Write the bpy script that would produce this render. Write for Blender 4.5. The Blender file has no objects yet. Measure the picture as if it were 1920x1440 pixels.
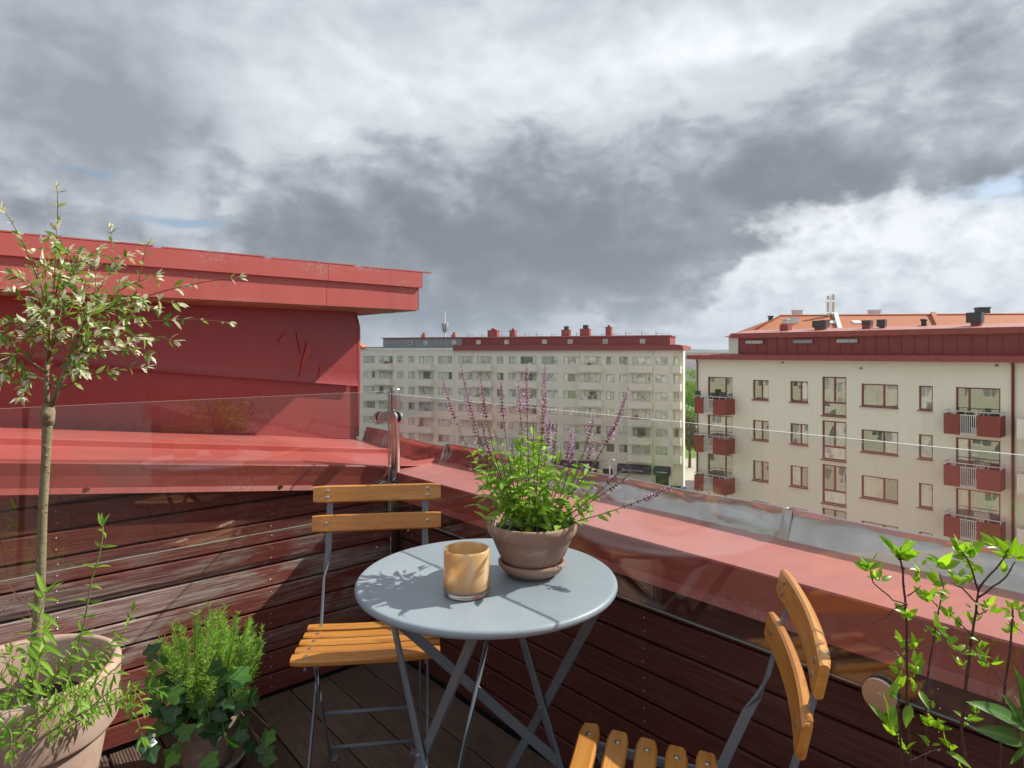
import bpy, bmesh, math, random
from mathutils import Vector, Matrix, noise as mnoise

random.seed(7)
SC = bpy.context.scene
COL = SC.collection
R = math.radians
F = 1190.0            # focal length in photo pixels (photo 1920 px wide)
EYE = 1.23            # eye height above the deck


def at(px, py, d):
    """a point at depth d (metres from the eye) seen at photo pixel (px, py)"""
    return Vector(((px - 960) / F * d, d, EYE - (py - 660) / F * d))


# ---------------------------------------------------------------- camera
cam_d = bpy.data.cameras.new('camera')
cam = bpy.data.objects.new('camera', cam_d)
COL.objects.link(cam)
cam_d.sensor_width = 36.0
cam_d.lens = 36.0 * F / 1920.0
cam_d.shift_y = -60.0 / 1920.0
cam_d.clip_start = 0.02
cam_d.clip_end = 30000
cam.location = (0, 0, EYE)
cam.rotation_euler = (R(90), 0, 0)
SC.camera = cam


# ---------------------------------------------------------------- node helper
class NT:
    def __init__(self, tree):
        self.t = tree
        self.n = tree.nodes
        self.l = tree.links

    def node(self, typ, **kw):
        nd = self.n.new(typ)
        for k, v in kw.items():
            setattr(nd, k, v)
        return nd

    def put(self, sock, v):
        if isinstance(v, X):
            v = v.s
        if hasattr(v, 'is_output'):
            self.l.new(v, sock)
        elif v is not None:
            if sock.type == 'RGBA' and len(v) == 3:
                v = (*v, 1)
            sock.default_value = v

    def m(self, op, *a, clamp=False):
        nd = self.node('ShaderNodeMath', operation=op)
        nd.use_clamp = clamp
        for i, v in enumerate(a):
            self.put(nd.inputs[i], v)
        return X(self, nd.outputs[0])

    def vm(self, op, *a):
        nd = self.node('ShaderNodeVectorMath', operation=op)
        for i, v in enumerate(a):
            self.put(nd.inputs[i], v)
        return nd.outputs['Value'] if op in ('DOT_PRODUCT', 'LENGTH', 'DISTANCE') else nd.outputs[0]

    def sep(self, v):
        nd = self.node('ShaderNodeSeparateXYZ')
        self.put(nd.inputs[0], v)
        return [X(self, o) for o in nd.outputs]

    def comb(self, x, y, z):
        nd = self.node('ShaderNodeCombineXYZ')
        for i, v in enumerate((x, y, z)):
            self.put(nd.inputs[i], v)
        return nd.outputs[0]

    def noise(self, vec, scale=5, detail=2, rough=.5, dist=0, color=False):
        nd = self.node('ShaderNodeTexNoise')
        self.put(nd.inputs['Vector'], vec)
        self.put(nd.inputs['Scale'], scale)
        self.put(nd.inputs['Detail'], detail)
        self.put(nd.inputs['Roughness'], rough)
        self.put(nd.inputs['Distortion'], dist)
        return nd.outputs['Color'] if color else X(self, nd.outputs[0])

    def ramp(self, fac, stops, mode='LINEAR'):
        nd = self.node('ShaderNodeValToRGB')
        self.put(nd.inputs[0], fac)
        cr = nd.color_ramp
        cr.interpolation = mode
        while len(cr.elements) < len(stops):
            cr.elements.new(.5)
        for e, (p, c) in zip(cr.elements, stops):
            e.position = p
            e.color = (*c, 1) if not isinstance(c, (int, float)) else (c, c, c, 1)
        return nd.outputs[0]

    def mix(self, fac, a, b, mode='MIX'):
        nd = self.node('ShaderNodeMix', data_type='RGBA', blend_type=mode)
        self.put(nd.inputs[0], fac)
        self.put(nd.inputs[6], a)
        self.put(nd.inputs[7], b)
        return nd.outputs[2]

    def smooth(self, v, a, b, lo=0., hi=1.):
        nd = self.node('ShaderNodeMapRange', interpolation_type='SMOOTHSTEP')
        for i, q in enumerate((v, a, b, lo, hi)):
            self.put(nd.inputs[i], q)
        return X(self, nd.outputs[0])

    def scale(self, v, s):
        nd = self.node('ShaderNodeVectorMath', operation='MULTIPLY')
        self.put(nd.inputs[0], v)
        self.put(nd.inputs[1], s)
        return nd.outputs[0]


class X:
    """a socket with arithmetic"""
    def __init__(self, nt, s):
        self.nt, self.s = nt, s

    def __add__(self, o): return self.nt.m('ADD', self, o)
    __radd__ = __add__
    def __sub__(self, o): return self.nt.m('SUBTRACT', self, o)
    def __rsub__(self, o): return self.nt.m('SUBTRACT', o, self)
    def __mul__(self, o): return self.nt.m('MULTIPLY', self, o)
    __rmul__ = __mul__
    def __truediv__(self, o): return self.nt.m('DIVIDE', self, o)
    def __pow__(self, o): return self.nt.m('POWER', self, o)


# ---------------------------------------------------------------- sun and sky
SUN_AZ, SUN_EL = 71.0, 38.5      # degrees right of the view axis, degrees up
sun_dir = Vector((math.sin(R(SUN_AZ)) * math.cos(R(SUN_EL)), math.cos(R(SUN_AZ)) * math.cos(R(SUN_EL)), math.sin(R(SUN_EL))))
sd = bpy.data.lights.new('sun', 'SUN')
sd.energy = 4.0
sd.angle = R(.55)
sd.color = (1, .94, .85)
sun = bpy.data.objects.new('sun', sd)
COL.objects.link(sun)
sun.rotation_euler = (-sun_dir).to_track_quat('-Z', 'Y').to_euler()

W = bpy.data.worlds.new('World')
SC.world = W
W.use_nodes = True
w = NT(W.node_tree)
w.n.clear()
sky = w.node('ShaderNodeTexSky', sky_type='NISHITA')
sky.sun_disc = False
sky.sun_elevation = R(SUN_EL)
sky.sun_rotation = R(SUN_AZ)
W.cycles.sampling_method = 'MANUAL'
W.cycles.sample_map_resolution = 512
tc = w.node('ShaderNodeTexCoord')
dirv = w.vm('NORMALIZE', tc.outputs['Generated'])
dx, dy, dz = w.sep(dirv)
az = w.m('ARCTAN2', dx, dy)
el = w.m('ARCSINE', dz)
# cloud space: flatter towards the horizon, as layers seen from below are
zc = w.m('MAXIMUM', dz, -.02)
q = w.comb(dx / (zc * .55 + .62), dy / (zc * .55 + .62), zc * 1.6)
wn = w.sep(w.noise(q, 2.1, 3, .5, color=True))
wf = w.sep(w.noise(q, 7.0, 5, .5, color=True))


def masses(lst, a_, e_):
    tot = None
    for (px, py, sx, sy, wt) in lst:
        a0 = math.atan2(px - 960, F)
        e0 = math.atan2(660 - py, math.hypot(F, px - 960))
        ra = (a_ - a0) / (sx / F)
        re = (e_ - e0) / (sy / F)
        g = w.m('EXPONENT', (ra * ra + re * re) * -.8) * wt
        tot = g if tot is None else tot + g
    return tot


az2 = az + (wn[0] - .5) * .34 + (wf[0] - .5) * .15
el2 = el + (wn[1] - .5) * .15 + (wf[1] - .5) * .10
# heavy dark bank in front: (photo x, photo y, half width, half height, weight)
bank = masses([(930, 400, 350, 85, .72), (1420, 300, 330, 105, .75), (1820, 200, 240, 130, .62), (1100, 470, 430, 95, .85), (720, 540, 300, 85, .8), (780, 585, 330, 60, .75), (1080, 575, 260, 40, .5), (900, 310, 330, 60, .35), (1180, 330, 300, 70, .4), (300, 200, 200, 90, .15),
               (120, 380, 130, 52, .72), (1750, 330, 200, 60, .35), (450, 300, 120, 40, .30), (640, 390, 130, 60, .3), (1700, 60, 170, 45, .2),
               (1740, 480, 210, 40, -.4), (1250, 215, 120, 22, -.3)], az2, el2)
n1 = w.noise(q, 3.0, 7, .52, .2)
n2 = w.noise(q, 9.5, 6, .55, .35)
L3 = Vector((math.sin(R(SUN_AZ)), math.cos(R(SUN_AZ)), .9)).normalized()
q_l = w.vm('ADD', q, tuple(L3 * .035))
n2l = w.noise(q_l, 9.5, 4, .55, .35)
q_m = w.vm('ADD', q, tuple(L3 * .09))
n1l = w.noise(q_m, 3.0, 4, .52, .2)
relief = (n2 - n2l) * .5 + (n1 - n1l) * .9
# bright veil behind
veil = masses([(1040, 110, 330, 120, .22), (1480, 90, 200, 80, .16), (560, 200, 200, 80, .15), (1740, 470, 240, 70, .10), (500, 30, 120, 60, .08),
               (130, 140, 320, 190, -.17), (760, 60, 130, 70, -.07), (230, 300, 200, 40, .05)], az2, el2)
vl_ = veil * 1.2 + .375 + (n1 - .5) * .80 + (n2 - .5) * .10 - relief * .9
back = w.ramp(vl_, [(.10, (.20, .215, .24)), (.35, (.325, .34, .365)), (.58, (.46, .475, .495)), (.85, (.64, .645, .655))])
bank = bank / (w.m('MAXIMUM', bank, 0.0) * .55 + 1.0)
b_ = bank + (n1 - .5) * .70 + (n2 - .5) * .26
mask = w.smooth(b_, .17, .46)
core = masses([(980, 440, 330, 60, .5), (1180, 490, 260, 50, .3), (1560, 370, 220, 45, .35), (760, 560, 260, 50, .35), (120, 395, 130, 40, .3), (420, 300, 110, 35, .2)], az2, el2)
deep = w.smooth(b_ * .55 + core + (wn[2] - .5) * .45 + relief * 1.5, .08, 1.05)
front = w.ramp(deep, [(0, (.40, .415, .435)), (.25, (.28, .293, .315)), (.6, (.185, .198, .218)), (1, (.134, .146, .165))])
cloud = w.mix(mask, back, front)
# heaped white cumulus low down, lit from the sun's side
p1_ = w.noise(q, 15., 5, .5, .2)
p1l = w.noise(w.vm('ADD', q, tuple(L3 * .026)), 15., 3, .5, .2)
heap = masses([(1760, 490, 260, 85, 1.0), (1500, 560, 220, 45, .7), (1200, 605, 150, 16, .4), (460, 390, 130, 28, .35)], az2, el2)
hm = w.smooth(heap + (p1_ - .5) * .9 + (n1 - .5) * .5, .30, .62) * .85
hc = w.ramp((p1l - p1_) * 1.5 + .62 + (n1 - .5) * .6, [(.2, (.33, .35, .38)), (.5, (.47, .485, .505)), (.8, (.60, .605, .615))])
cloud = w.mix(hm, cloud, hc)
# towards the horizon the masses turn blue-grey, in the haze
low = w.smooth(el, .17, .0)
cloud = w.mix(low * .40, cloud, (.165, .205, .262))
cloud = w.mix(1.0, cloud, (.965, 1.0, 1.035), 'MULTIPLY')
# openings with blue sky
gap = masses([(350, 416, 85, 10, 1.), (1872, 360, 52, 26, 1.), (180, 322, 50, 6, .8), (960, 430, 0.1, 0.1, 0.)], az + (wf[0] - .5) * .10, el + (wf[1] - .5) * .05)
hole = w.smooth(gap - (n2 - .5) * 1.6, .25, 1.0) * .85
bg_sky = w.node('ShaderNodeBackground')
w.put(bg_sky.inputs[0], sky.outputs[0])
bg_sky.inputs[1].default_value = .075
bg_cl = w.node('ShaderNodeBackground')
w.put(bg_cl.inputs[0], cloud)
bg_cl.inputs[1].default_value = 1.0
mx = w.node('ShaderNodeMixShader')
w.put(mx.inputs[0], hole)
w.l.new(bg_cl.outputs[0], mx.inputs[1])
w.l.new(bg_sky.outputs[0], mx.inputs[2])
wo = w.node('ShaderNodeOutputWorld')
w.l.new(mx.outputs[0], wo.inputs[0])

SC.view_settings.view_transform = 'Standard'
SC.view_settings.look = 'None'
SC.view_settings.exposure = 0.72
SC.view_settings.gamma = 1.0
SC.view_settings.use_curve_mapping = False
SC.render.engine = 'CYCLES'
SC.cycles.use_denoising = True
SC.cycles.max_bounces = 10
SC.cycles.transparent_max_bounces = 24
SC.cycles.sample_clamp_indirect = 6
SC.cycles.caustics_reflective = False
SC.cycles.caustics_refractive = False

# ================================================================= mesh helpers
class MB:
    """collects shapes into one mesh"""
    def __init__(self):
        self.v, self.f, self.mi, self.sm = [], [], [], []

    def add(self, vs, fs, mi=0, smooth=False):
        o = len(self.v)
        self.v += [tuple(p) for p in vs]
        for f in fs:
            self.f.append([o + i for i in f])
            self.mi.append(mi)
            self.sm.append(smooth)
        return self

    def box(self, x0, x1, y0, y1, z0, z1, mi=0):
        x0, x1 = min(x0, x1), max(x0, x1)
        y0, y1 = min(y0, y1), max(y0, y1)
        z0, z1 = min(z0, z1), max(z0, z1)
        return self.add([(x0, y0, z0), (x1, y0, z0), (x1, y1, z0), (x0, y1, z0), (x0, y0, z1), (x1, y0, z1), (x1, y1, z1), (x0, y1, z1)],
                        [(3, 2, 1, 0), (4, 5, 6, 7), (0, 1, 5, 4), (1, 2, 6, 5), (2, 3, 7, 6), (3, 0, 4, 7)], mi)

    def prism(self, poly, y0, y1, mi=0, axis='y'):
        """poly: list of (a, b); extruded along axis from y0 to y1 (axis y: a=x b=z; x: a=y b=z; z: a=x b=y)"""
        n = len(poly)
        P = {'y': lambda a, b, c: (a, c, b), 'x': lambda a, b, c: (c, a, b), 'z': lambda a, b, c: (a, b, c)}[axis]
        vs = [P(a, b, y0) for a, b in poly] + [P(a, b, y1) for a, b in poly]
        fs = [tuple(range(n)), tuple(range(2 * n - 1, n - 1, -1))] + [(i, i + n, (i + 1) % n + n, (i + 1) % n) for i in range(n)]
        return self.add(vs, fs, mi)

    def obox(self, a, b, wv, hv, mi=0):
        """bar from point a to b with half-vectors wv, hv"""
        a, b, wv, hv = Vector(a), Vector(b), Vector(wv), Vector(hv)
        vs = []
        for p in (a, b):
            vs += [p - wv - hv, p + wv - hv, p + wv + hv, p - wv + hv]
        return self.add(vs, [(3, 2, 1, 0), (4, 5, 6, 7), (0, 1, 5, 4), (1, 2, 6, 5), (2, 3, 7, 6), (3, 0, 4, 7)], mi)

    def tube(self, pts, rad, seg=8, mi=0, cap=True):
        pts = [Vector(p) for p in pts]
        n = len(pts)
        if not hasattr(rad, '__len__'):
            rad = [rad] * n
        vs, fs = [], []
        ref = None
        for i, p in enumerate(pts):
            t = (pts[min(i + 1, n - 1)] - pts[max(i - 1, 0)])
            t = t.normalized() if t.length > 1e-9 else Vector((0, 0, 1))
            if ref is None:
                ref = Vector((1, 0, 0)) if abs(t.x) < .8 else Vector((0, 1, 0))
            u = (ref - t * ref.dot(t)).normalized()
            ref = u
            v = t.cross(u)
            for k in range(seg):
                a = 2 * math.pi * k / seg
                vs.append(p + (u * math.cos(a) + v * math.sin(a)) * rad[i])
        for i in range(n - 1):
            for k in range(seg):
                k2 = (k + 1) % seg
                fs.append((i * seg + k, i * seg + k2, (i + 1) * seg + k2, (i + 1) * seg + k))
        self.add(vs, fs, mi, True)
        if cap:
            o = len(self.v) - len(vs)
            self.f.append([o + k for k in range(seg)][::-1])
            self.f.append([o + (n - 1) * seg + k for k in range(seg)])
            self.mi += [mi, mi]
            self.sm += [False, False]
        return self

    def lathe(self, prof, seg=48, c=(0, 0, 0), mi=0, smooth=True):
        vs, fs = [], []
        n = len(prof)
        for k in range(seg):
            a = 2 * math.pi * k / seg
            for r, z in prof:
                vs.append((c[0] + r * math.cos(a), c[1] + r * math.sin(a), c[2] + z))
        for k in range(seg):
            k2 = (k + 1) % seg
            for i in range(n - 1):
                fs.append((k * n + i, k2 * n + i, k2 * n + i + 1, k * n + i + 1))
        return self.add(vs, fs, mi, smooth)

    def dome(self, c, r, nrm, flat=.6, seg=6, mi=0):
        nrm = Vector(nrm).normalized()
        u = nrm.orthogonal().normalized()
        v = nrm.cross(u)
        c = Vector(c)
        vs = [c + (u * math.cos(2 * math.pi * k / seg) + v * math.sin(2 * math.pi * k / seg)) * r for k in range(seg)]
        vs += [c + (u * math.cos(2 * math.pi * k / seg) + v * math.sin(2 * math.pi * k / seg)) * r * .6 + nrm * r * flat * .8 for k in range(seg)]
        vs.append(c + nrm * r * flat)
        fs = [(k, (k + 1) % seg, seg + (k + 1) % seg, seg + k) for k in range(seg)] + [(seg + k, seg + (k + 1) % seg, 2 * seg) for k in range(seg)]
        return self.add(vs, fs, mi, True)

    def mesh(self, name, mats):
        me = bpy.data.meshes.new(name)
        me.from_pydata(self.v, [], self.f)
        if not isinstance(mats, (list, tuple)):
            mats = [mats]
        for m_ in mats:
            me.materials.append(m_)
        me.polygons.foreach_set('material_index', self.mi)
        me.polygons.foreach_set('use_smooth', self.sm)
        me.update()
        return me

    def build(self, name, mats, parent=None, bevel=0, seg=2):
        o = link(name, self.mesh(name, mats), parent)
        if bevel:
            b = o.modifiers.new('bevel', 'BEVEL')
            b.width = bevel
            b.segments = seg
            b.limit_method = 'ANGLE'
            b.angle_limit = R(40)
            b.harden_normals = False
        return o


def link(name, data, parent=None):
    o = bpy.data.objects.new(name, data)
    COL.objects.link(o)
    if parent is not None:
        o.parent = parent
    return o


def tag(o, label, cat, group=None):
    o['label'] = label
    o['category'] = cat
    if group:
        o['group'] = group
    return o


def thing(name, label, cat, loc=(0, 0, 0), rz=0, group=None):
    o = link(name, None)
    o.empty_display_size = .1
    o.location = loc
    o.rotation_euler = (0, 0, rz)
    return tag(o, label, cat, group)


def struct(o):
    o['kind'] = 'structure'
    return o


def stuff(o):
    o['kind'] = 'stuff'
    return o


def holed_wall(mb, x0, x1, z0, z1, holes, y=0, depth=.15, mi=0, mi_rev=None):
    """a facade in the plane y with rectangular openings (xa, xb, za, zb) and their reveals going to y+depth"""
    xs = sorted({x0, x1, *[h[0] for h in holes], *[h[1] for h in holes]})
    zs = sorted({z0, z1, *[h[2] for h in holes], *[h[3] for h in holes]})
    idx = {}
    vs, fs = [], []

    def vid(a, b):
        if (a, b) not in idx:
            idx[(a, b)] = len(vs)
            vs.append((a, y, b))
        return idx[(a, b)]
    for i in range(len(xs) - 1):
        for j in range(len(zs) - 1):
            cx, cz = (xs[i] + xs[i + 1]) / 2, (zs[j] + zs[j + 1]) / 2
            if any(h[0] < cx < h[1] and h[2] < cz < h[3] for h in holes):
                continue
            fs.append((vid(xs[i], zs[j]), vid(xs[i + 1], zs[j]), vid(xs[i + 1], zs[j + 1]), vid(xs[i], zs[j + 1])))
    mb.add(vs, fs, mi)
    for xa, xb, za, zb in holes:
        y2 = y + depth
        mb.add([(xa, y, za), (xb, y, za), (xb, y, zb), (xa, y, zb), (xa, y2, za), (xb, y2, za), (xb, y2, zb), (xa, y2, zb)],
               [(0, 1, 5, 4), (1, 2, 6, 5), (2, 3, 7, 6), (3, 0, 4, 7)], mi if mi_rev is None else mi_rev)


# ================================================================= materials
MATS = {}


def new_mat(name):
    m_ = bpy.data.materials.new(name)
    m_.use_nodes = True
    nt = NT(m_.node_tree)
    nt.n.clear()
    MATS[name] = m_
    return m_, nt


def finish(m_, nt, shader, disp=None):
    out = nt.node('ShaderNodeOutputMaterial')
    nt.l.new(shader, out.inputs[0])
    return m_


def princ(nt, color, rough=.5, metal=0., spec=.5, normal=None, coat=0., **kw):
    b = nt.node('ShaderNodeBsdfPrincipled')
    nt.put(b.inputs['Base Color'], color)
    nt.put(b.inputs['Roughness'], rough)
    nt.put(b.inputs['Metallic'], metal)
    nt.put(b.inputs['Specular IOR Level'], spec)
    nt.put(b.inputs['Coat Weight'], coat)
    if normal is not None:
        nt.put(b.inputs['Normal'], normal)
    for k, v in kw.items():
        nt.put(b.inputs[k], v)
    return b.outputs[0]


def bump(nt, h, strength=.3, dist=.01):
    b = nt.node('ShaderNodeBump')
    b.inputs['Strength'].default_value = strength
    b.inputs['Distance'].default_value = dist
    nt.put(b.inputs['Height'], h)
    return b.outputs[0]


def coords(nt, which='Object'):
    return nt.node('ShaderNodeTexCoord').outputs[which]


def plain(name, c1, c2=None, rough=.5, scale=6., metal=0., spec=.5, bmp=0., bscale=40, detail=4, world=False, coat=0.):
    m_, nt = new_mat(name)
    co = nt.node('ShaderNodeNewGeometry').outputs['Position'] if world else coords(nt)
    c = c1 if c2 is None else nt.ramp(nt.noise(co, scale, detail, .6), [(.3, c1), (.7, c2)])
    nrm = bump(nt, nt.noise(co, bscale, 5, .6), bmp, .01) if bmp else None
    return finish(m_, nt, princ(nt, c, rough, metal, spec, nrm, coat))


def red_sheet(name, c1, c2, rough, fade):
    """painted sheet metal: slight fading, chalky worn specks, faint waviness"""
    m_, nt = new_mat(name)
    co = coords(nt)
    c = nt.ramp(nt.noise(co, 1.7, 5, .55), [(.3, c1), (.7, c2)])
    streak = nt.noise(nt.scale(co, (9, 9, 1.2)), 1.6, 4, .6)
    c = nt.mix(nt.smooth(streak, .45, .8) * .18, c, (.16, .035, .035))
    patch = nt.smooth(nt.noise(nt.scale(co, (.8, 1, 2.2)), 2.6, 3, .5), .52, .68)
    speck = nt.smooth(nt.noise(co, 85, 6, .75), .5, .6)
    fine = nt.smooth(nt.noise(nt.scale(co, (.7, 1, 1.5)), 24, 6, .72), .55, .68)
    c = nt.mix(patch * nt.m('MAXIMUM', speck * .8, fine * .7) * fade, c, (.42, .33, .31))
    n = bump(nt, nt.noise(co, 3.2, 2, .4) + nt.noise(co, 140, 3, .6) * .02, .08, .02)
    ro = nt.noise(co, 7, 4, .6) * .18 + (rough - .09)
    return finish(m_, nt, princ(nt, c, ro, 0, .5, n))


def planks_mat(name, wear, dark, lite, wood):
    """old brown-red stain on horizontal boards; bare silvery wood where it has worn off"""
    m_, nt = new_mat(name)
    oi = nt.node('ShaderNodeObjectInfo')
    rnd = X(nt, oi.outputs['Random'])
    co = coords(nt)
    off = nt.comb(rnd * 37., rnd * 11., rnd * 5.)
    g = nt.vm('ADD', co, off)
    grain = nt.noise(nt.scale(g, (2.2, 30, 60)), 2.2, 8, .68, .5)
    fineg = nt.noise(nt.scale(g, (9, 60, 260)), 1.2, 5, .7)
    base = nt.mix(nt.smooth(grain, .3, .7), dark, lite)
    base = nt.mix(nt.smooth(rnd, .0, 1.0) * .35, base, dark)
    x, y, z = nt.sep(co)
    region = nt.smooth(nt.noise(nt.vm('ADD', nt.scale(co, (1.0, 1, 3.2)), (4.3, 0, 1.7)), 1.7, 5, .68, .8), .40, .56)
    band = nt.smooth(z, .12, .30) * nt.smooth(z, .66, .50)
    thread = nt.smooth(fineg * .55 + grain * .55, .46, .62)
    wfac = nt.m('MINIMUM', region * band * (thread * .75 + .25) * wear, 1.0)
    woodc = nt.mix(nt.smooth(grain, .35, .65), tuple(.55 * a for a in wood), wood)
    c = nt.mix(wfac, base, woodc)
    # pale scuffs along the lower edge
    scuff = nt.smooth(nt.noise(nt.scale(g, (7, 1, 90)), 2.5, 6, .75), .63, .72)
    c = nt.mix(scuff * .45, c, wood)
    n = bump(nt, grain + fineg * .5, .5, .003)
    ro = wfac * .2 + .58
    return finish(m_, nt, princ(nt, c, ro, 0, .3, n))


M = {}
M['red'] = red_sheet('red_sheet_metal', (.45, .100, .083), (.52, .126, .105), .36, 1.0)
M['red_wall'] = red_sheet('red_wall_metal', (.28, .046, .045), (.335, .058, .056), .27, .12)  # same sheet red made darker and duller, overhang shade put into the colour
M['red_cope'] = red_sheet('red_coping_metal', (.48, .165, .143), (.54, .20, .175), .34, .15)  # sheet red made lighter and pinker, sky and glass reflection put into colour
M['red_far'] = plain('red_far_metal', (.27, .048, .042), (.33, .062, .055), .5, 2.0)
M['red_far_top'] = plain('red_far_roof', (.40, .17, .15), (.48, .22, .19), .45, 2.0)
M['red_frame'] = plain('red_brown_frame', (.19, .032, .025), (.24, .045, .033), .45, 3)
M['scratch'] = plain('scratch_red', (.36, .042, .036), (.44, .06, .05), .22, 12)
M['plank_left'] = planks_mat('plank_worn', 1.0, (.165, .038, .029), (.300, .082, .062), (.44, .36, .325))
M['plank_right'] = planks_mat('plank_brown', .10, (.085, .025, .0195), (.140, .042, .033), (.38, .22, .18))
M['steel'] = plain('brushed_steel', (.55, .53, .51), (.62, .60, .58), .22, 9, 1.0)
M['nail'] = plain('nail_steel', (.6, .58, .56), None, .35, 1, 1.0)


def render_wall(name, c1, c2, stain):
    """painted render: faint patches, rain streaks running down"""
    m_, nt = new_mat(name)
    co = coords(nt)
    c = nt.ramp(nt.noise(co, .30, 4, .6), [(.3, c1), (.7, c2)])
    st_ = nt.noise(nt.scale(co, (2.6, 1, .10)), 1.3, 5, .65)
    c = nt.mix(nt.smooth(st_, .52, .75) * stain, c, tuple(.62 * a for a in c1))
    pt = nt.smooth(nt.noise(co, .9, 6, .7), .56, .70)
    c = nt.mix(pt * stain * .6, c, tuple(.78 * a for a in c1))
    return finish(m_, nt, princ(nt, c, .88, 0, .3))


M['cream'] = render_wall('cream_render', (.84, .80, .68), (.88, .84, .72), .20)
M['cream_mid'] = render_wall('cream_render_far', (.83, .78, .655), (.87, .82, .70), .20)
M['cream_own'] = plain('cream_render_near', (.66, .60, .44), (.72, .66, .50), .85, .2)
M['grey_zinc'] = plain('grey_zinc_far', (.26, .27, .28), (.33, .335, .34), .5, 1.5)
M['frame_pale'] = plain('pale_window_frame', (.36, .40, .36), (.44, .48, .44), .5, 2)
M['frame_white'] = plain('white_window_frame', (.75, .74, .72), None, .4)
M['white_rail'] = plain('white_rail', (.72, .70, .68), None, .4)
M['navy'] = plain('navy_awning', (.012, .014, .05), (.018, .02, .065), .7, 3)
M['dark'] = plain('dark_metal', (.035, .037, .042), (.05, .052, .058), .45, 4)
M['shop'] = plain('shop_dark', (.05, .025, .022), (.09, .05, .04), .3, .8)
M['grey_light'] = plain('light_grey_paint', (.62, .64, .66), (.70, .71, .72), .5, 2)
M['asphalt'] = plain('asphalt', (.075, .072, .07), (.11, .105, .10), .85, .15)
M['path'] = plain('gravel_path', (.46, .41, .34), (.56, .50, .42), .9, .3)
M['grass'] = plain('grass', (.10, .19, .03), (.16, .27, .05), .9, .3)
M['soil'] = plain('potting_soil', (.022, .015, .011), (.060, .042, .032), .95, 60, bmp=1.0, bscale=90)
M['stone_ochre'] = plain('ochre_render', (.45, .20, .06), (.52, .25, .09), .8, .5)
M['soffit'] = plain('soffit_boards', (.20, .15, .10), (.38, .30, .18), .7, 9)


def zinc_strip():
    m_, nt = new_mat('stainless_strip')
    co = coords(nt)
    n = bump(nt, nt.noise(nt.scale(co, (1, 1, 1.8)), 11, 2, .4, .4), .30, .02)
    c = nt.ramp(nt.noise(co, 11, 4, .6), [(.3, (.55, .52, .49)), (.7, (.66, .63, .60))])
    return finish(m_, nt, princ(nt, c, .24, 1.0, .5, n))


M['strip'] = zinc_strip()


def tile_roof():
    m_, nt = new_mat('orange_tiles')
    co = coords(nt)
    wv = nt.node('ShaderNodeTexWave', wave_type='BANDS', bands_direction='X')
    nt.put(wv.inputs['Vector'], co)
    wv.inputs['Scale'].default_value = 1.05
    wr = nt.node('ShaderNodeTexWave', wave_type='BANDS', bands_direction='Y', wave_profile='SAW')
    nt.put(wr.inputs['Vector'], co)
    wr.inputs['Scale'].default_value = .8
    c = nt.ramp(nt.noise(co, 2.4, 6, .8), [(.3, (.42, .135, .055)), (.55, (.53, .19, .085)), (.75, (.60, .26, .13))])
    c = nt.mix(X(nt, wv.outputs['Fac']) * .45, c, (.24, .075, .035))
    n = bump(nt, X(nt, wv.outputs['Fac']) * -1.0 + X(nt, wr.outputs['Fac']) * .5, .6, .06)
    return finish(m_, nt, princ(nt, c, .8, 0, .3, n))


M['tiles'] = tile_roof()


def window_glass(name, tones, refl, curtain_scale):
    """a pane with the room or curtain behind it and the street mirrored in it"""
    m_, nt = new_mat(name)
    oi = nt.node('ShaderNodeObjectInfo')
    rnd = X(nt, oi.outputs['Random'])
    co = coords(nt)
    fold = nt.noise(nt.scale(nt.vm('ADD', co, nt.comb(rnd * 50., 0., rnd * 20.)), (curtain_scale, 1, .5)), 1., 3, .6)
    room = nt.noise(nt.vm('ADD', co, nt.comb(rnd * 90., 0., 0.)), .9, 3, .6)
    c = nt.ramp(rnd, tones, 'CONSTANT')
    c = nt.mix(nt.smooth(fold, .35, .7) * .28, c, (.02, .022, .02))
    c = nt.mix(nt.smooth(room, .54, .62) * .4, c, (.03, .035, .03))
    d = princ(nt, c, .6, 0, .2)
    g = nt.node('ShaderNodeBsdfGlossy')
    g.inputs['Roughness'].default_value = .015
    g.inputs['Color'].default_value = (.92, .95, .92, 1)
    n = bump(nt, nt.noise(nt.vm('ADD', co, nt.comb(rnd * 33., 0., 0.)), .8, 2, .4), .06, .05)
    nt.put(g.inputs['Normal'], n)
    lw = nt.node('ShaderNodeFresnel')
    lw.inputs[0].default_value = 1.5
    ms = nt.node('ShaderNodeMixShader')
    nt.put(ms.inputs[0], nt.m('MINIMUM', X(nt, lw.outputs[0]) * 1.2 + refl, 1.0))
    nt.l.new(d, ms.inputs[1])
    nt.l.new(g.outputs[0], ms.inputs[2])
    return finish(m_, nt, ms.outputs[0])


M['pane_far'] = window_glass('window_glass_far', [(0, (.74, .75, .64)), (.26, (.56, .59, .50)), (.4, (.82, .83, .76)), (.70, (.14, .17, .13)), (.77, (.70, .70, .58)), (.93, (.16, .24, .10))], .06, 6)
M['pane'] = window_glass('window_glass', [(0, (.22, .225, .20)), (.22, (.42, .42, .38)), (.42, (.07, .08, .075)), (.55, (.50, .50, .46)), (.70, (.05, .09, .035)), (.86, (.28, .285, .26))], .17, 5)


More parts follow.
